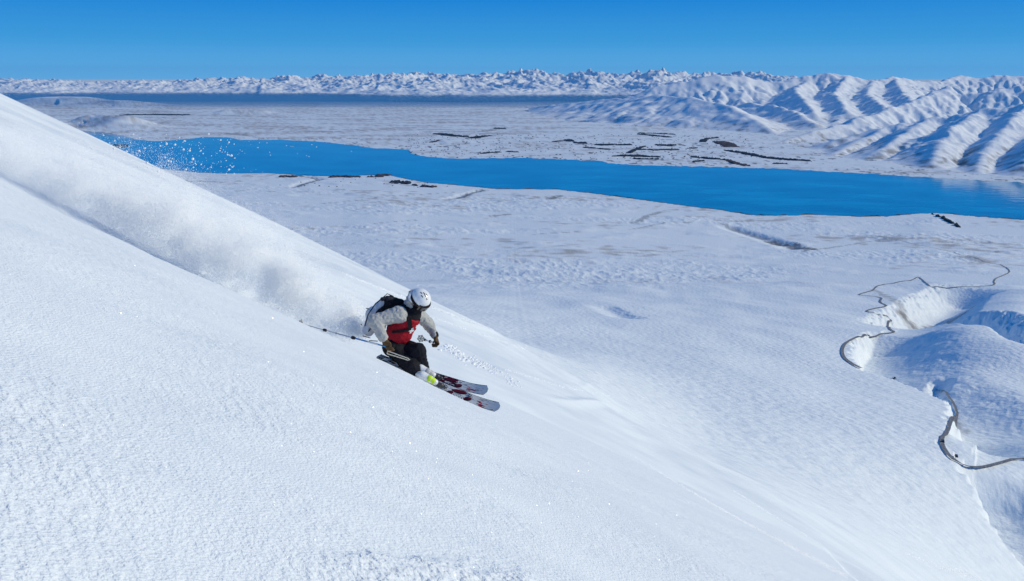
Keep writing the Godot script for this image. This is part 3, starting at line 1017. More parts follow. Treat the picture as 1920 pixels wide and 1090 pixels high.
func build_trees() -> void:
	var pine := plain("dark conifer", Color(.035, .045, .055), .9, 0.0, .2)
	var brown := plain("bare brush", Color(.085, .065, .065), .9, 0.0, .2)
	var far_group := "dark tree belts on the flat beyond the lake"
	var near_group := "dark plantations on the near lake shore"
	# spots along the belt, half depth in metres, trees, label, which shore
	var belts := [
		[[1056, 264, 1077, 264], 170.0, 170, "dark square wood at the left end of the farm shelterbelts", 0],
		[[1036, 267, 1056, 265], 45.0, 60, "thin tree line trailing left from the square wood", 0],
		[[1075, 268, 1102, 269], 120.0, 150, "dark wood just right of the square wood", 0],
		[[1114, 272, 1150, 272, 1186, 272], 80.0, 260, "straight thick tree belt in the middle of the far flat", 0],
		[[1092, 277, 1120, 279, 1146, 281], 40.0, 60, "broken row of trees below the straight thick belt", 0],
		[[1166, 294, 1185, 292, 1203, 295], 130.0, 230, "dark wedge of forest nearest the far lake shore", 0],
		[[1203, 295, 1240, 295], 35.0, 90, "thin belt running right from the wedge of forest", 0],
		[[1186, 298, 1215, 299, 1245, 299], 40.0, 140, "lower belt under the wedge of forest", 0],
		[[1178, 288, 1190, 282, 1208, 275], 40.0, 110, "diagonal tree line rising from the wedge of forest", 0],
		[[1190, 281, 1230, 282, 1275, 281], 38.0, 170, "long level row of trees above the wedge of forest", 0],
		[[1238, 272, 1250, 274, 1262, 272], 90.0, 120, "small oval wood left of the river mouth", 0],
		[[1196, 250, 1230, 251, 1267, 253], 40.0, 90, "highest thin belt at the foot of the rounded hill", 0],
		[[1200, 252, 1235, 256, 1256, 258], 70.0, 90, "second belt at the foot of the rounded hill", 0],
		[[1318, 267, 1321, 261, 1348, 259], 60.0, 150, "hooked belt at the mouth of the side valley", 0],
		[[1346, 266, 1360, 270, 1373, 276], 120.0, 130, "brownish scrub wood below the hooked belt", 1],
		[[1295, 279, 1304, 278], 60.0, 40, "small lone clump of trees below the side valley", 0],
		[[1366, 283, 1400, 289, 1432, 295], 70.0, 260, "long slanting plantation under the right slope, upper half", 0],
		[[1432, 295, 1455, 299, 1519, 302], 90.0, 330, "long slanting plantation under the right slope, lower half", 0],
		[[1447, 308, 1478, 308], 25.0, 60, "short thin belt below the slanting plantation", 0],
		[[1298, 295, 1330, 298, 1362, 301], 60.0, 170, "dark shoreline wood below the river flat", 0],
		[[1298, 304, 1322, 302], 40.0, 60, "short spur of trees under the shoreline wood", 0],
		[[1362, 301, 1380, 307, 1403, 312], 45.0, 90, "brownish strip of scrub reaching the far lake edge", 1],
		[[884, 260, 900, 257, 917, 255], 110.0, 150, "dark slanted wood on the flat above mid lake", 0],
		[[824, 251, 846, 255, 880, 257], 130.0, 190, "scattered wood left of the slanted wood", 0],
		[[807, 268, 823, 264], 40.0, 50, "small brownish strip near the bay corner", 1],
		[[904, 289, 920, 287, 938, 286], 40.0, 80, "thin dark belt close to the far shore at mid lake", 0],
		[[946, 285, 974, 286], 30.0, 60, "short belt right of the mid lake shore belt", 0],
		[[925, 241, 949, 242], 110.0, 70, "distant dark patch of trees far up the plain", 0],
		[[228, 216, 290, 215, 352, 216], 260.0, 160, "long forest strip on the left of the far plain", 0],
		[[538, 333, 549, 331], 90.0, 70, "small brown wood at the left of the near shore", 1],
		[[615, 333, 645, 332, 677, 333], 60.0, 130, "ragged thin row of trees on the near lake edge", 1],
		[[700, 333, 718, 330, 737, 329], 75.0, 190, "tall brown wood standing up against the lake", 1],
		[[730, 342, 750, 344, 771, 344], 80.0, 230, "dark oblong plantation behind the near shore", 0],
		[[787, 350, 803, 351, 819, 352], 75.0, 170, "brown lozenge plantation right of the dark oblong one", 1],
		[[766, 347, 784, 349], 30.0, 30, "few trees between the two near plantations", 1],
		[[1748, 401, 1775, 415, 1800, 428], 16.0, 130, "straight dark tree row running inland from the near shore", 0],
	]
	var n := 0
	for b in belts:
		var pts: Array[Vector3] = []
		for i in range(0, b[0].size(), 2): pts.append(valley.hit(sight(b[0][i], b[0][i + 1]), 2500.0))
		var o := put(canopy(pts, b[1] * 1.3, 14.0, n), "tree_belt", brown if b[4] else pine)
		tag(o, b[3], "tree belt", near_group if n >= 29 and n < 35 else far_group)
		n += 1
	# lone trees and bushes dotted about the far flat and the near shore
	var dots: Array[Transform3D] = []
	for i in 420:
		var near_side := i % 9 == 0
		var u := rng.randf_range(520, 1000) if near_side else rng.randf_range(760, 1420)
		var v := rng.randf_range(335, 352) if near_side else rng.randf_range(252, 300)
		var p := valley.hit(sight(u, v), 4000.0)
		if p.y < LAKE_Y - 2.5: continue
		dots.append(Transform3D(Basis().scaled(Vector3(rng.randf_range(4, 14), rng.randf_range(4, 8), rng.randf_range(4, 12)) * (0.6 if near_side else 1.0)), p + Vector3(0, 2, 0)))
	scatter("scattered_bushes", lump_mesh(7), brown, dots, "lone dark trees and bushes dotted over the snowy flats by the lake", "bushes")
	# the islet near the left end of the lake
	var islet := thing("islet", Vector3.ZERO, "flat wooded islet in the lake beside the snow slope", "islet")
	var at := sight(222, 274)
	var t := LAKE_Y / at.y
	islet.position = Vector3(at.x * t, LAKE_Y, -t)
	var st := SurfaceTool.new()
	st.begin(Mesh.PRIMITIVE_TRIANGLES)
	var rim: Array[Vector3] = []
	for i in 24: rim.append(Vector3(cos(TAU * i / 24) * 150.0, -1, sin(TAU * i / 24) * 130.0) * (0.8 + 0.25 * rng.randf()))
	for i in 24:
		st.add_vertex(Vector3(0, 7, 0)); st.add_vertex(rim[i]); st.add_vertex(rim[(i + 1) % 24])
	st.generate_normals()
	put(st.commit(), "land", plain("islet snow", Color(.6, .62, .64), .9), islet)
	st = SurfaceTool.new()
	st.begin(Mesh.PRIMITIVE_TRIANGLES)
	for i in 220:
		var a := rng.randf() * TAU
		var r := sqrt(rng.randf())
		crown(st, Vector3(cos(a) * r * 125.0, 2.0, sin(a) * r * 70.0 - 40.0), rng.randf_range(12, 20), rng.randf_range(8, 12))
	put(st.commit(), "trees", pine, islet)

func block(size: Vector3, at: Vector3, called: String, m: Material, parent: Node) -> void:
	var b := BoxMesh.new()
	b.size = size
	put(b, called, m, parent).position = at

func build_vehicles() -> void:
	var black := plain("dark vehicle", Color(.02, .022, .028), .5)
	var rubber := plain("rubber", Color(.012, .012, .012), .8)
	var pane := plain("vehicle window", Color(.05, .07, .09), .15)
	for c in [[1793, 860, "dark car parked beside the lower bend of the road"], [1768, 832, "dark car driving down the curve of the road"]]:
		var p := valley.hit(sight(c[0], c[1]), 300.0) + Vector3(0, 1.3, 0)
		var o := thing("parked_car", p, c[2], "car", "cars by the lower road")
		o.rotation.y = 1.2
		block(Vector3(4.4, .75, 1.8), Vector3(0, .75, 0), "body", black, o)
		block(Vector3(2.4, .6, 1.6), Vector3(-.2, 1.42, 0), "cabin", pane, o)
		for w in [[-1.4, .9], [1.4, .9], [-1.4, -.9], [1.4, -.9]]:
			var tyre := CylinderMesh.new()
			tyre.top_radius = .34
			tyre.bottom_radius = .34
			tyre.height = .24
			tyre.radial_segments = 14
			var t := put(tyre, "wheel", rubber, o)
			t.position = Vector3(w[0], .34, w[1])
			t.rotation.x = PI / 2
	var g := thing("snow_groomer", valley.hit(sight(1677, 711), 300.0), "small dark tracked vehicle alone on open snow above the gully", "snow groomer")
	for s in [-1, 1]: block(Vector3(5.2, 1.0, 1.1), Vector3(0, .5, s * 1.5), "track", rubber, g)
	block(Vector3(5.0, .9, 2.6), Vector3(0, 1.35, 0), "body", black, g)
	block(Vector3(2.0, 1.5, 2.4), Vector3(.8, 2.5, 0), "cabin", pane, g)
	block(Vector3(.25, 1.2, 5.0), Vector3(3.4, .8, 0), "blade", black, g)
	block(Vector3(3.5, .25, .25), Vector3(-4.0, 1.2, 0), "tow_arm", black, g)

# ---------------------------------------------------------------- the skier

# one smooth skin over bones [from, to, radius, radius]; cuts are [spot, direction that is taken away]
func skin(bones: Array, cell: float, blend: float, cuts := [], ruffle := 0.0, wave := 0.08) -> ArrayMesh:
	var lo := Vector3.ONE * 1e9
	var hi := -lo
	for b in bones:
		var r := Vector3.ONE * (maxf(b[2], b[3]) + cell * 3.0 + ruffle)
		lo = lo.min(b[0] - r).min(b[1] - r)
		hi = hi.max(b[0] + r).max(b[1] + r)
	var nx := int((hi.x - lo.x) / cell) + 2
	var ny := int((hi.y - lo.y) / cell) + 2
	var nz := int((hi.z - lo.z) / cell) + 2
	var d := PackedFloat32Array()
	d.resize(nx * ny * nz)
	d.fill(0.5)
	for b in bones:
		var a: Vector3 = b[0]
		var ab: Vector3 = b[1] - a
		var len2 := maxf(ab.length_squared(), 1e-8)
		var ra: float = b[2]
		var rb: float = b[3]
		var pad := Vector3.ONE * (maxf(ra, rb) + blend + cell * 3.0)
		var i0 := ((a.min(b[1]) - pad - lo) / cell).floor().max(Vector3.ZERO)
		var i1 := ((a.max(b[1]) + pad - lo) / cell).ceil().min(Vector3(nx - 1, ny - 1, nz - 1))
		for z in range(int(i0.z), int(i1.z) + 1):
			for y in range(int(i0.y), int(i1.y) + 1):
				var n := (z * ny + y) * nx + int(i0.x)
				for x in range(int(i0.x), int(i1.x) + 1):
					var p := Vector3(x, y, z) * cell + lo - a
					var s := clampf(p.dot(ab) / len2, 0.0, 1.0)
					var e := (p - ab * s).length() - lerpf(ra, rb, s)
					var o := d[n]
					var h := maxf(blend - absf(o - e), 0.0) / blend
					d[n] = minf(o, e) - h * h * blend * 0.25
					n += 1
	if cuts.size() or ruffle > 0.0:
		var folds := noise(61, wave, 2)
		var n := 0
		for z in nz:
			for y in ny:
				for x in nx:
					if d[n] < 0.15:
						var p := Vector3(x, y, z) * cell + lo
						if ruffle > 0.0: d[n] += ruffle * folds.get_noise_3dv(p)
						for c in cuts: d[n] = maxf(d[n], (p - c[0]).dot(c[1]))
					n += 1
	var at := PackedInt32Array()
	at.resize(nx * ny * nz)
	at.fill(-1)
	var verts := PackedVector3Array()
	var normals := PackedVector3Array()
	var step := [0, 1, nx, nx + 1, nx * ny, nx * ny + 1, nx * ny + nx, nx * ny + nx + 1]
	var corner := [Vector3(0, 0, 0), Vector3(1, 0, 0), Vector3(0, 1, 0), Vector3(1, 1, 0), Vector3(0, 0, 1), Vector3(1, 0, 1), Vector3(0, 1, 1), Vector3(1, 1, 1)]
	var edges := [[0, 1], [2, 3], [4, 5], [6, 7], [0, 2], [1, 3], [4, 6], [5, 7], [0, 4], [1, 5], [2, 6], [3, 7]]
	for z in nz - 1:
		for y in ny - 1:
			for x in nx - 1:
				var n := (z * ny + y) * nx + x
				var first := d[n] < 0.0
				var mixed := false
				for k in range(1, 8):
					if (d[n + step[k]] < 0.0) != first:
						mixed = true
						break
				if not mixed: continue
				var sum := Vector3.ZERO
				var count := 0
				for e in edges:
					var a := d[n + step[e[0]]]
					var b := d[n + step[e[1]]]
					if (a < 0.0) != (b < 0.0):
						sum += (corner[e[0]] as Vector3).lerp(corner[e[1]], a / (a - b))
						count += 1
				at[n] = verts.size()
				verts.append((Vector3(x, y, z) + sum / count) * cell + lo)
				var g := Vector3(d[n + 1] - d[n] + d[n + step[3]] - d[n + step[2]] + d[n + step[5]] - d[n + step[4]] + d[n + step[7]] - d[n + step[6]], d[n + step[2]] - d[n] + d[n + step[3]] - d[n + 1] + d[n + step[6]] - d[n + step[4]] + d[n + step[7]] - d[n + step[5]], d[n + step[4]] - d[n] + d[n + step[5]] - d[n + 1] + d[n + step[6]] - d[n + step[2]] + d[n + step[7]] - d[n + step[3]])
				normals.append(g.normalized())
	var index := PackedInt32Array()
	var sides := [[1, nx, nx * ny], [nx, nx * ny, 1], [nx * ny, 1, nx]]
	for z in range(1, nz - 1):
		for y in range(1, ny - 1):
			for x in range(1, nx - 1):
				var n := (z * ny + y) * nx + x
				for s in sides:
					var a := d[n] < 0.0
					if a == (d[n + s[0]] < 0.0): continue
					var q := [at[n - s[1] - s[2]], at[n - s[2]], at[n], at[n - s[1]]]
					if q.min() < 0: continue
					if not a: q.reverse()
					for k in [0, 2, 1, 0, 3, 2]: index.append(q[k])
	var arrays := []
	arrays.resize(Mesh.ARRAY_MAX)
	arrays[Mesh.ARRAY_VERTEX] = verts
	arrays[Mesh.ARRAY_NORMAL] = normals
	arrays[Mesh.ARRAY_INDEX] = index
	var m := ArrayMesh.new()
	m.add_surface_from_arrays(Mesh.PRIMITIVE_TRIANGLES, arrays)
	return m

# a flat band along spots, with its own outward directions
func band(pts: Array, outs: Array, wide: float, thick: float) -> ArrayMesh:
	var st := SurfaceTool.new()
	st.begin(Mesh.PRIMITIVE_TRIANGLES)
	st.set_smooth_group(-1)
	var rings := []
	for i in pts.size():
		var ahead: Vector3 = (pts[mini(i + 1, pts.size() - 1)] - pts[maxi(i - 1, 0)]).normalized()
		var out: Vector3 = outs[i].normalized()
		var side := ahead.cross(out).normalized() * wide * 0.5
		rings.append([pts[i] - side, pts[i] - side + out * thick, pts[i] + side + out * thick, pts[i] + side])
	for i in pts.size() - 1:
		for k in 4:
			var a: Vector3 = rings[i][k]
			var b: Vector3 = rings[i][(k + 1) % 4]
			var c: Vector3 = rings[i + 1][k]
			var e: Vector3 = rings[i + 1][(k + 1) % 4]
			for v in [a, b, c, c, b, e]: st.add_vertex(v)
	for r in [rings[0], rings[rings.size() - 1]]:
		for k in [0, 1, 2, 0, 2, 3]: st.add_vertex(r[k])
	st.generate_normals()
	return st.commit()

func tube(pts: Array, radius: float, sides := 8) -> ArrayMesh:
	var st := SurfaceTool.new()
	st.begin(Mesh.PRIMITIVE_TRIANGLES)
	var rings := []
	var out := Vector3.ZERO
	for i in pts.size():
		var ahead: Vector3 = (pts[mini(i + 1, pts.size() - 1)] - pts[maxi(i - 1, 0)]).normalized()
		if out == Vector3.ZERO: out = ahead.cross(Vector3(.31, .77, .55)).normalized()
		out = (out - ahead * out.dot(ahead)).normalized()
		var up := ahead.cross(out)
		var ring := []
		for k in sides:
			var n := out * cos(TAU * k / sides) + up * sin(TAU * k / sides)
			ring.append([pts[i] + n * radius, n])
		rings.append(ring)
	for i in pts.size() - 1:
		for k in sides:
			var j := (k + 1) % sides
			for v in [rings[i][k], rings[i + 1][k], rings[i][j], rings[i][j], rings[i + 1][k], rings[i + 1][j]]:
				st.set_normal(v[1])
				st.add_vertex(v[0])
	return st.commit()

# a gloved hand: palm, four bent fingers round what is held and a thumb from the side
func glove_bones(wrist: Vector3, knuckle: Vector3, across: Vector3, curl: Vector3) -> Array:
	var bones := []
	var dir := (knuckle - wrist).normalized()
	across = across.normalized()
	curl = curl.normalized()
	bones.append([wrist - dir * .05, wrist, .044, .042])
	for k in [-1, 0, 1]: bones.append([wrist + across * .014 * k, knuckle + across * .028 * k, .030, .026])
	var long := [.030, .036, .034, .026]
	for k in 4:
		var root := knuckle + across * (.036 - .024 * k)
		var mid: Vector3 = root + (dir * .55 + curl * .8).normalized() * long[k] * 1.2
		var last: Vector3 = mid + (curl * .9 - dir * .45).normalized() * long[k]
		var tip: Vector3 = last + (-dir * .9 + curl * .15).normalized() * long[k] * .8
		bones.append([root, mid, .0155, .0145])
		bones.append([mid, last, .0145, .013])
		bones.append([last, tip, .013, .012])
	var base := wrist + (knuckle - wrist) * .35 + across * .036
	var joint := base + (dir * .6 + across * .5 + curl * .6).normalized() * .042
	bones.append([base, joint, .018, .016])
	bones.append([joint, joint + (curl * .9 + dir * .2 - across * .35).normalized() * .036, .016, .013])
	return bones

func ski_print(flip: bool) -> ImageTexture:
	var w := 96
	var h := 512
	var im := Image.create(w, h, false, Image.FORMAT_RGB8)
	im.fill(Color(.80, .81, .82))
	var n := noise(71 + int(flip), 22.0, 3)
	for y in h:
		var s := float(y) / h          # 0 at the tip
		for x in w:
			var a := absf(x / float(w) * 2.0 - 1.0)
			var k := n.get_noise_2d(x * 1.2, y * 0.45)
			var c := Color(.80, .81, .82)
			if s > .04 and k > .28: c = Color(.55, .57, .60)
			if s > .10 and s < .18 and k > .12 and x > w * .45: c = Color(.62, .12, .16)
			# dark red leaf shapes, hatching and smudges over white
			for leaf in [[.335, .060, .30], [.255, .030, .70], [.40, .025, .80]]:
				var dy: float = (s - leaf[0]) / leaf[1]
				var dx: float = (x / float(w) - leaf[2] - .12 * dy) / (.24 * sqrt(maxf(0.0, 1.0 - dy * dy)) + .001)
				if absf(dy) < 1.0 and absf(dx) < 1.0: c = Color(.36, .02, .08) if dx < .35 else Color(.06, .02, .03)
			if s > .42 and s < .60 and fposmod(x * .55 + y * .9 + k * 16.0, 15.0) < 3.5: c = Color(.66, .10, .18) if s > .5 else Color(.12, .13, .15)
			if s > .28 and s < .42 and x > w * .66 and fposmod(y * 1.0 + x * .3 + k * 8.0, 11.0) < 3.0: c = Color(.16, .17, .19)
			if s > .20 and s < .26 and k > .10 and x < w * .4: c = Color(.13, .13, .15)
			if s > .64: c = Color(.12, .12, .13) if k > .05 else Color(.75, .76, .78)
			if flip and s > .27 and s < .50 and k > -.02: c = Color(.32, .03, .08) if k < .24 else Color(.05, .05, .06)
			if a > .94: c = Color(.25, .26, .28)
			im.set_pixel(x, y, c)
	return ImageTexture.create_from_image(im)

# ski: along runs from the tail to the tip, out is the way its top looks
func make_ski(at: Vector3, along_it: Vector3, out: Vector3, ahead: float, behind: float, label: String, flip: bool) -> void:
	var o := thing("ski", at, label, "ski", "skis under the skier")
	along_it = along_it.normalized()
	out = (out - along_it * out.dot(along_it)).normalized()
	var side := along_it.cross(out).normalized()
	var n := 44
	var length := ahead + behind
	var rows := []
	for i in n + 1:
		var s := float(i) / n                       # 0 at the tip
		var run := ahead - s * length
		var half := 0.061 + 0.011 * pow(absf(s - .55) / .5, 2.0)
		if s < .03: half *= sqrt(clampf(1.0 - pow(1.0 - s / .03, 3.0), 0.1, 1.0))
		if s > .97: half *= sqrt(clampf(1.0 - pow((s - .97) / .03, 2.5), 0.02, 1.0))
		var lift := 0.10 * pow(clampf((.24 - s) / .24, 0.0, 1.0), 2.0) + 0.03 * pow(clampf((s - .88) / .12, 0.0, 1.0), 2.0)
		rows.append([along_it * run + out * lift, half, s])
	for piece in 3:
		var st := SurfaceTool.new()
		st.begin(Mesh.PRIMITIVE_TRIANGLES)
		st.set_smooth_group(-1)
		for i in n:
			var q := []
			for r in [rows[i], rows[i + 1]]:
				var c: Vector3 = r[0]
				for k in [-1.0, 1.0]:
					var top: Vector3 = c + side * r[1] * k * 0.97 + out * .012
					var low: Vector3 = c + side * r[1] * k
					q.append([top if piece == 0 else low, Vector2(0.5 + 0.5 * k, r[2]), top])
			if piece < 2:
				for k in [0, 1, 2, 2, 1, 3]:
					st.set_uv(q[k][1])
					st.add_vertex(q[k][0])
			else:
				for k in [0, 1]:
					for v in [q[k][2], q[k][0], q[k + 2][2], q[k + 2][2], q[k][0], q[k + 2][0]]: st.add_vertex(v)
		st.generate_normals()
		var m: StandardMaterial3D
		if piece == 0:
			m = StandardMaterial3D.new()
			m.resource_name = "ski print"
			m.albedo_texture = ski_print(flip)
			m.roughness = .35
		else:
			m = plain("ski base" if piece == 1 else "ski edge", Color(.04, .04, .045) if piece == 1 else Color(.25, .26, .27), .4)
		put(st.commit(), ["top_sheet", "base", "edge"][piece], m, o)
	# binding: toe piece and heel piece
	var metal := plain("binding", Color(.05, .05, .055), .4)
	for k in [[.17, .05, "toe_piece"], [-.20, .06, "heel_piece"]]:
		put(skin([[along_it * (k[0] - k[1]) + out * .03, along_it * (k[0] + k[1]) + out * .03, .028, .024], [along_it * k[0] + out * .03, along_it * k[0] + out * .055, .03, .022]], .008, .02), k[2], metal, o)

func build_skier() -> void:
	var foot := spot(800, 722, 10.2)
	var o := thing("person", foot, "person in grey jacket, red vest and white helmet skiing low down the slope", "person")
	var P := func(u: float, v: float, t: float) -> Vector3: return spot(u, v, t) - foot
	var jacket_cloth := plain("grey jacket", Color(.42, .425, .42), .85, 0.0, .25)
	jacket_cloth.rim_enabled = true
	jacket_cloth.rim = .3
	var navy := plain("black trousers", Color(.010, .011, .017), .8, 0.0, .3)
	var black := plain("black webbing", Color(.010, .010, .013), .75, 0.0, .3)
	var red := plain("red vest", Color(.34, .010, .022), .75, 0.0, .3)
	var leather := plain("brown glove leather", Color(.11, .066, .030), .7, 0.0, .3)
	var white := plain("white shell", Color(.82, .83, .84), .25, 0.0, .5)

	var hip: Vector3 = P.call(740, 645, 10.55)
	var belly: Vector3 = P.call(749, 622, 10.53)
	var chest: Vector3 = P.call(763, 596, 10.55)
	var neck: Vector3 = P.call(774, 580, 10.56)
	var head: Vector3 = P.call(787, 563, 10.53)
	var r_shoulder: Vector3 = P.call(747, 589, 10.38)
	var r_elbow: Vector3 = P.call(703, 603, 10.24)
	var r_wrist: Vector3 = P.call(718, 633, 10.14)
	var r_hand: Vector3 = P.call(726, 648, 10.13)
	var l_shoulder: Vector3 = P.call(783, 588, 10.74)
	var l_elbow: Vector3 = P.call(803, 608, 10.92)
	var l_wrist: Vector3 = P.call(815, 629, 10.78)
	var l_hand: Vector3 = P.call(819, 642, 10.72)
	var l_hip: Vector3 = P.call(749, 650, 10.66)
	var l_knee: Vector3 = P.call(784, 658, 10.36)
	var l_ankle: Vector3 = P.call(795, 702, 10.50)
	var r_hip: Vector3 = P.call(736, 652, 10.45)
	var r_knee: Vector3 = P.call(772, 690, 10.22)
	var r_ankle: Vector3 = P.call(800, 713, 10.32)

	var spine := (chest - hip).normalized()
	var across := (l_shoulder - r_shoulder).normalized()
	var front := across.cross(spine).normalized()
	across = spine.cross(front).normalized()

	# head frame: the top of the helmet leans to the right, the face looks down the slope
	var top := Vector3(.60, .70, .38).normalized()
	var look := Vector3(.72, -.55, .34)
	look = (look - top * look.dot(top)).normalized()
	var ear := top.cross(look).normalized()

	# the body under the clothes, one piece from the head to the feet
	var bones := [
		[head + top * .02, head - look * .02 + top * .01, .095, .098], [head - top * .03 + look * .02, head - top * .085 + look * .045, .075, .052],
		[head + look * .095 - top * .02, head + look * .112 - top * .045, .010, .015], [head + look * .088 - top * .075, head + look * .09 - top * .09, .02, .02],
		[head - top * .06 - look * .03, neck, .056, .06], [neck, chest, .07, .12], [chest, belly, .135, .12], [belly, hip, .12, .135],
		[chest, r_shoulder, .10, .06], [chest, l_shoulder, .10, .06], [r_shoulder, r_elbow, .055, .042], [r_elbow, r_wrist, .042, .03], [l_shoulder, l_elbow, .055, .042], [l_elbow, l_wrist, .042, .03],
		[r_wrist, r_hand, .03, .028], [l_wrist, l_hand, .03, .028],
		[hip, l_hip, .13, .10], [hip, r_hip, .13, .10], [l_hip, l_knee, .09, .065], [l_knee, l_ankle, .06, .045], [r_hip, r_knee, .09, .065], [r_knee, r_ankle, .06, .045]]
	for s in [-1, 1]: bones.append([head + ear * s * .036 + look * .082 + top * .0, head + ear * s * .036 + look * .086, .018, .016])
	put(skin(bones, .014, .03), "body", plain("skin", Color(.38, .19, .13), .6), o)

	# clothes
	var puffy := [[chest - front * .02, belly, .165, .155], [belly, hip, .155, .15], [chest, r_shoulder, .13, .095], [chest, l_shoulder, .13, .095],
		[r_shoulder, r_elbow, .105, .090], [r_elbow, r_wrist, .090, .066], [l_shoulder, l_elbow, .095, .08], [l_elbow, l_wrist, .075, .055], [chest, neck, .12, .09]]
	put(skin(puffy, .012, .045, [], .013, .06), "jacket", jacket_cloth, o)
	var hood := [[neck - look * .02, neck - look * .08 + top * .02, .085, .075], [neck - look * .07 + top * .01, head - look * .13 - top * .02, .08, .06], [neck - across * .05, head - look * .06 - top * .08 - ear * .09, .06, .035], [neck + across * .05, head - look * .06 - top * .08 + ear * .09, .06, .035]]
	put(skin(hood, .010, .04, [], .016, .05), "hood", jacket_cloth, o)
	put(skin([[hip, l_hip, .155, .13], [hip, r_hip, .155, .13], [l_hip, l_knee, .125, .098], [l_knee, l_ankle, .098, .088], [r_hip, r_knee, .12, .098], [r_knee, r_ankle, .098, .088]], .012, .05, [], .014, .09), "trousers", navy, o)
	# vest: red below, dark yoke over the shoulders
	var vest_cut := chest - spine * .03
	put(skin([[chest, belly, .178, .170], [belly, hip + spine * .06, .170, .158]], .011, .05, [[hip + spine * .075 + front * .1, (-spine + front * .25).normalized()], [chest + spine * .05, spine]], .010, .07), "vest", red, o)
	put(skin([[chest + front * .035 - spine * .02, neck + front * .03, .145, .105], [chest + spine * .02 - front * .05, chest - spine * .1 - front * .05, .17, .165], [chest - across * .1 + spine * .05, chest + across * .1 + spine * .05, .115, .115]], .011, .04, [[vest_cut, (-spine * .8 + front * .35).normalized()]], .006, .06), "vest_yoke", black, o)
	var on_chest := func(a: float, up: float, lift := 0.0) -> Vector3:
		var c: Vector3 = belly + spine * up
		return c + (front * cos(a) + across * sin(a)) * (.178 + lift)
	var arc := func(a0: float, a1: float, u0: float, u1: float, lift: float) -> Array:
		var pts := []
		var outs := []
		for i in 9:
			var s := i / 8.0
			pts.append(on_chest.call(lerpf(a0, a1, s), lerpf(u0, u1, s), lift))
			outs.append(front * cos(lerpf(a0, a1, s)) + across * sin(lerpf(a0, a1, s)))
		return [pts, outs]
	for s in [[-1.5, -.25, .01, .15, "chest_strap", .034], [-.3, -.75, .15, .28, "shoulder_strap", .06], [.45, .65, .12, .28, "shoulder_strap", .055], [-1.3, 1.3, -.145, -.125, "waist_strap", .045]]:
		var b: Array = arc.call(s[0], s[1], s[2], s[3], .002)
		put(band(b[0], b[1], s[5], .008), s[4], black, o)
	# white cross and name patch on the vest
	var print_white := plain("white print", Color(.78, .78, .78), .7)
	var cross := [[Vector2(0, -.045), Vector2(0, .045)], [Vector2(-.045, 0), Vector2(.045, 0)]]
	for c in cross:
		var pts := []
		var outs := []
		for i in 5:
			var e: Vector2 = c[0].lerp(c[1], i / 4.0)
			pts.append(on_chest.call(-.12 + e.x / .178, .125 + e.y, .003 if c[0].x == 0.0 else .0045))
			outs.append(front * cos(-.12) + across * sin(-.12))
		put(band(pts, outs, .032, .004), "cross_bar", print_white, o)
	var patch: Array = arc.call(-.02, .20, .20, .205, .03)
	put(band(patch[0], patch[1], .045, .004), "name_patch", print_white, o)
	for k in [[.15, -.02], [.5, .05]]:
		put(tube([on_chest.call(k[0], -.13, .01), on_chest.call(k[0], -.2, .03), on_chest.call(k[0] + k[1], -.30, .02)], .006), "lanyard", plain("grey cord", Color(.25, .25, .26), .7), o)

	# helmet
	var hc := head + top * .025
	var brim := hc + look * .14 + top * .03
	var helmet := put(skin([[hc, hc - look * .02 - top * .005, .138, .14], [hc - look * .02 - top * .05, hc - look * .04 - top * .05, .125, .12]], .008, .03, [[brim, (-top + look * .5).normalized()]]), "helmet", white, o)
	for k in [[.35, .5], [.2, 1.1], [.25, -.2], [.6, 1.0], [.5, -.5], [.62, .1]]:
		var dir := (top * cos(k[0]) + (look * sin(k[1]) - ear * cos(k[1])) * sin(k[0])).normalized()
		put(skin([[hc + dir * .136 - look * .018, hc + dir * .136 + look * .012, .007, .006]], .004, .004), "vent", black, helmet)
	var ring := []
	var outs := []
	for i in 25:
		var a := lerpf(1.05, TAU - 1.05, i / 24.0)
		var out := (look * cos(a) + ear * sin(a)).normalized()
		ring.append(hc - look * .01 + out * .142 - top * (.012 + .02 * cos(a)))
		outs.append(out)
	var goggles := put(band(ring, outs, .042, .006), "goggles", black, o)
	ring = []
	outs = []
	for i in 15:
		var a := lerpf(-1.1, 1.1, i / 14.0)
		var out := (look * cos(a) + ear * sin(a)).normalized()
		ring.append(hc + out * .118 - top * .028 + look * .015)
		outs.append(out)
	put(band(ring, outs, .095, .022), "frame", black, goggles)
	ring = []
	for p in outs: ring.append(hc + p * .142 - top * .028 + look * .015)
	put(band(ring, outs, .074, .004), "lens", plain("goggle lens", Color(.02, .018, .022), .08, 0.0, .8), goggles)
	put(band([head - ear * .105 - top * .02, head - ear * .085 - top * .07 + look * .02, head - top * .115 + look * .045, head + ear * .085 - top * .07 + look * .02], [-ear, -ear - top, -top, ear - top], .02, .004), "chin_strap", black, o)

	# gloves and boots
	var pole_dir := (spot(563, 607, 10.42) - spot(727, 651, 10.10)).normalized()
	var lpole_dir := (spot(789, 635, 11.75) - spot(819, 644, 10.70)).normalized()
	put(skin(glove_bones(r_wrist, r_hand + (r_hand - r_wrist).normalized() * .03, -pole_dir, Vector3(.6, -.2, .6)), .006, .014), "glove", leather, o)
	put(skin(glove_bones(l_wrist, l_hand + (l_hand - l_wrist).normalized() * .02, -lpole_dir, Vector3(-.75, -.35, .3)), .006, .014), "glove", leather, o)
	for w in [[r_wrist, r_elbow], [l_wrist, l_elbow]]:
		var d: Vector3 = (w[1] - w[0]).normalized()
		put(skin([[w[0] + d * .0, w[0] + d * .03, .056, .058]], .008, .01), "cuff", black, o)
	var ski_dir: Vector3 = (spot(929, 767, 9.92) - spot(816, 720, 10.14)).normalized()
	var ski_up := Vector3(.15, .66, .73)
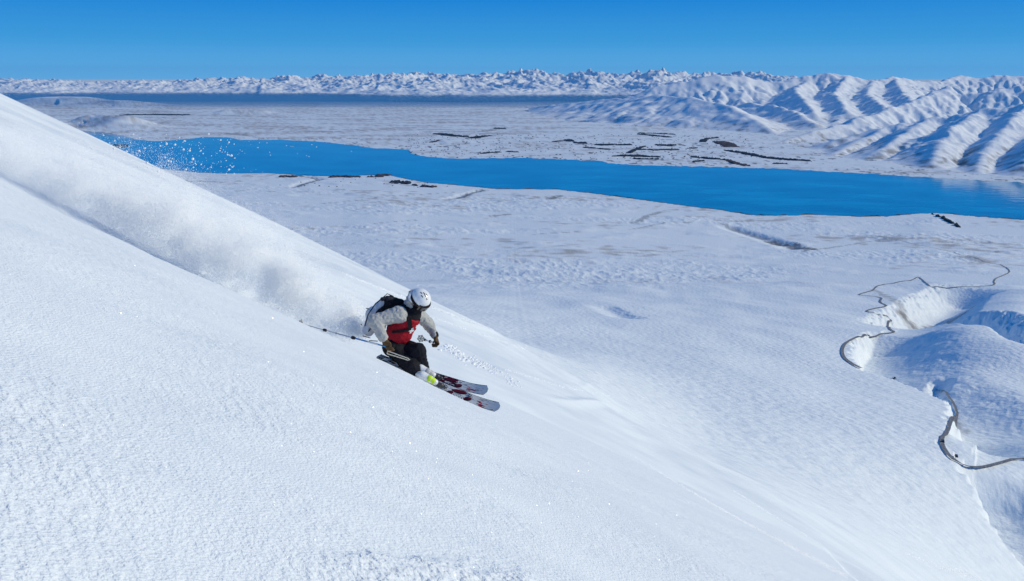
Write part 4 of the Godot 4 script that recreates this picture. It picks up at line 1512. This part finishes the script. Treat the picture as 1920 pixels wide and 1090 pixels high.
	ski_up = (ski_up - ski_dir * ski_up.dot(ski_dir)).normalized()
	var lime := plain("lime shell", Color(.55, .80, .02), .35)
	var green := plain("green shell", Color(.03, .22, .10), .35)
	var near_ski := spot(806, 716, 10.16)
	var far_ski := spot(800, 702, 10.30)
	for b in [[near_ski - foot + ski_up * .04 - ski_dir * .05, r_ankle], [far_ski - foot + ski_up * .04 - ski_dir * .03, l_ankle]]:
		var sole: Vector3 = b[0]
		var cuff: Vector3 = b[1]
		var boot := put(skin([[sole - ski_dir * .11 + ski_up * .03, sole + ski_dir * .13 + ski_up * .02, .05, .042], [sole - ski_dir * .06 + ski_up * .05, cuff, .06, .072], [sole - ski_dir * .05 + ski_up * .05, sole + ski_dir * .06 + ski_up * .05, .056, .05]], .009, .03), "ski_boot", white, o)
		put(skin([[sole + ski_dir * .045 + ski_up * .055, sole + ski_dir * .10 + ski_up * .035, .052, .046]], .009, .02), "toe_shell", lime if cuff == r_ankle else plain("pale grey shell", Color(.45, .46, .47), .4), boot)
		put(skin([[sole - ski_dir * .02 + ski_up * .035, sole + ski_dir * .06 + ski_up * .02, .058, .05]], .009, .02), "side_shell", green, boot)
		for k in [.35, .6, .85]:
			var c: Vector3 = (sole - ski_dir * .03 + ski_up * .06).lerp(cuff, k)
			put(skin([[c - ski_up.cross(ski_dir) * .07 + ski_dir * .03, c + ski_dir * .065, .012, .012]], .006, .01), "buckle", black, boot)
	make_ski(near_ski, ski_dir, ski_up, 1.02, .75, "ski nearer the camera, broad white tip with dark red and black print", false)
	make_ski(far_ski, (spot(909, 738, 10.1) - spot(818, 709, 10.30)).normalized(), ski_up, .90, .75, "ski farther from the camera, half hidden, darker red top with grey tip", true)

	# poles
	var grip := spot(730, 652, 10.10)
	var basket := spot(563, 607, 10.42)
	make_pole(grip, basket, "ski pole trailing behind in the near hand, blue and silver, tip by the snow", true)
	make_pole(spot(819, 645, 10.70), spot(789, 635, 11.75), "ski pole in the far hand pointing away, grey basket showing", false)

	# backpack
	var pack := thing("backpack", spot(706, 598, 10.62), "white backpack with black harness on the skier's back", "backpack")
	var B := func(u: float, v: float, t: float) -> Vector3: return spot(u, v, t) - pack.position
	var back := -front
	put(skin([[B.call(691, 619, 10.60), B.call(701, 590, 10.64), .085, .10], [B.call(701, 590, 10.64), B.call(722, 566, 10.66), .10, .075], [B.call(696, 616, 10.74), B.call(708, 588, 10.78), .08, .10], [B.call(708, 588, 10.78), B.call(727, 566, 10.78), .10, .07]], .011, .05, [], .014, .12), "shell", plain("white pack cloth", Color(.62, .63, .68), .7), pack)
	put(skin([[B.call(712, 616, 10.52), B.call(716, 592, 10.56), .075, .085], [B.call(716, 592, 10.56), B.call(736, 568, 10.6), .085, .07], [B.call(728, 564, 10.62), B.call(750, 570, 10.62), .06, .07], [B.call(737, 566, 10.74), B.call(752, 572, 10.7), .06, .06]], .011, .04, [], .01, .06), "back_panel", black, pack)
	put(skin([[B.call(717, 561, 10.6), B.call(733, 557, 10.66), .030, .026], [B.call(727, 560, 10.55), B.call(741, 562, 10.6), .028, .024]], .009, .03, [], .008, .04), "top_lid", plain("dark lid", Color(.012, .014, .03), .8), pack)
	for k in [[[684, 612, 10.52], [690, 590, 10.5], [702, 572, 10.52], [716, 560, 10.54]], [[686, 628, 10.55], [698, 612, 10.48], [708, 590, 10.48], [722, 572, 10.50]]]:
		var pts := []
		for q in k: pts.append(B.call(q[0], q[1], q[2]))
		put(tube(pts, .007), "compression_strap", black, pack)
	for k in [[[718, 558, 10.6], [726, 551, 10.62], [738, 556, 10.62]], [[692, 580, 10.6], [686, 578, 10.6]], [[679, 610, 10.6], [676, 608, 10.6]], [[694, 634, 10.5], [680, 630, 10.55]], [[708, 640, 10.5], [692, 639, 10.52]]]:
		var pts := []
		for q in k: pts.append(B.call(q[0], q[1], q[2]))
		put(tube(pts, .006), "loose_strap", black, pack)

func make_pole(grip: Vector3, basket: Vector3, label: String, near: bool) -> void:
	var o := thing("ski_pole", grip, label, "ski pole", "ski poles in the skier's hands")
	var d := basket - grip
	var length := d.length()
	d /= length
	var black := plain("black plastic", Color(.015, .015, .018), .5)
	var silver := plain("silver shaft", Color(.55, .56, .58), .3, .6)
	var blue := plain("blue shaft", Color(.05, .30, .62), .3, .2)
	put(tube([Vector3.ZERO - d * .07, d * .05], .017, 10), "handle", black, o)
	put(tube([d * .05, d * length * .40], .010, 10), "upper_shaft", blue if near else silver, o)
	put(tube([d * length * .12, d * length * .24], .0115, 10), "shaft_sleeve", plain("white sleeve", Color(.72, .76, .8), .4), o)
	put(tube([d * length * .40, d * (length + .07)], .0075, 10), "lower_shaft", silver, o)
	put(skin([[d * length * .39, d * length * .41, .022, .022]], .005, .01), "clamp", black, o)
	put(skin([[d * length * .71, d * length * .73, .020, .020]], .005, .01), "clamp", black, o)
	put(skin([[d * length * .585, d * length * .595, .012, .012]], .005, .01), "collar", plain("grey plastic", Color(.3, .3, .31), .5), o)
	put(tube([d * (length + .06), d * (length + .10)], .004, 6), "tip", silver, o)
	# basket: a hub with spokes and a notched rim
	var u := d.cross(Vector3.UP).normalized()
	var w := d.cross(u)
	var rim := []
	for i in 25:
		var a := TAU * i / 24.0
		rim.append(d * length + (u * cos(a) + w * sin(a)) * (.046 + .008 * cos(a * 6.0)))
	var b := put(tube(rim, .009, 6), "basket", plain("grey plastic", Color(.3, .3, .31), .5), o)
	for i in 6:
		var a := TAU * i / 6.0
		put(tube([d * length, d * length + (u * cos(a) + w * sin(a)) * .046], .009, 6), "spoke", plain("grey plastic", Color(.3, .3, .31), .5), b)
	if near:
		# pale wrist loop swinging free below the hand
		var a := spot(726, 661, 10.04) - grip
		var e := spot(768, 675, 9.98) - grip
		var side := Vector3(.12, .9, .1).normalized() * .022
		var pts := [a - side * .2, a + side, a.lerp(e, .4) + side * .75, e.lerp(a, .08) + side * .6, e, e.lerp(a, .08) - side * .6, a.lerp(e, .4) - side * .75, a - side, a - side * .2]
		put(tube(pts, .0065), "wrist_loop", plain("pale cord", Color(.62, .60, .52), .7), o)
		put(tube([Vector3.ZERO - d * .06, (a - d * .06) * .5, a], .008), "wrist_strap", plain("tan strap", Color(.30, .15, .07), .7), o)
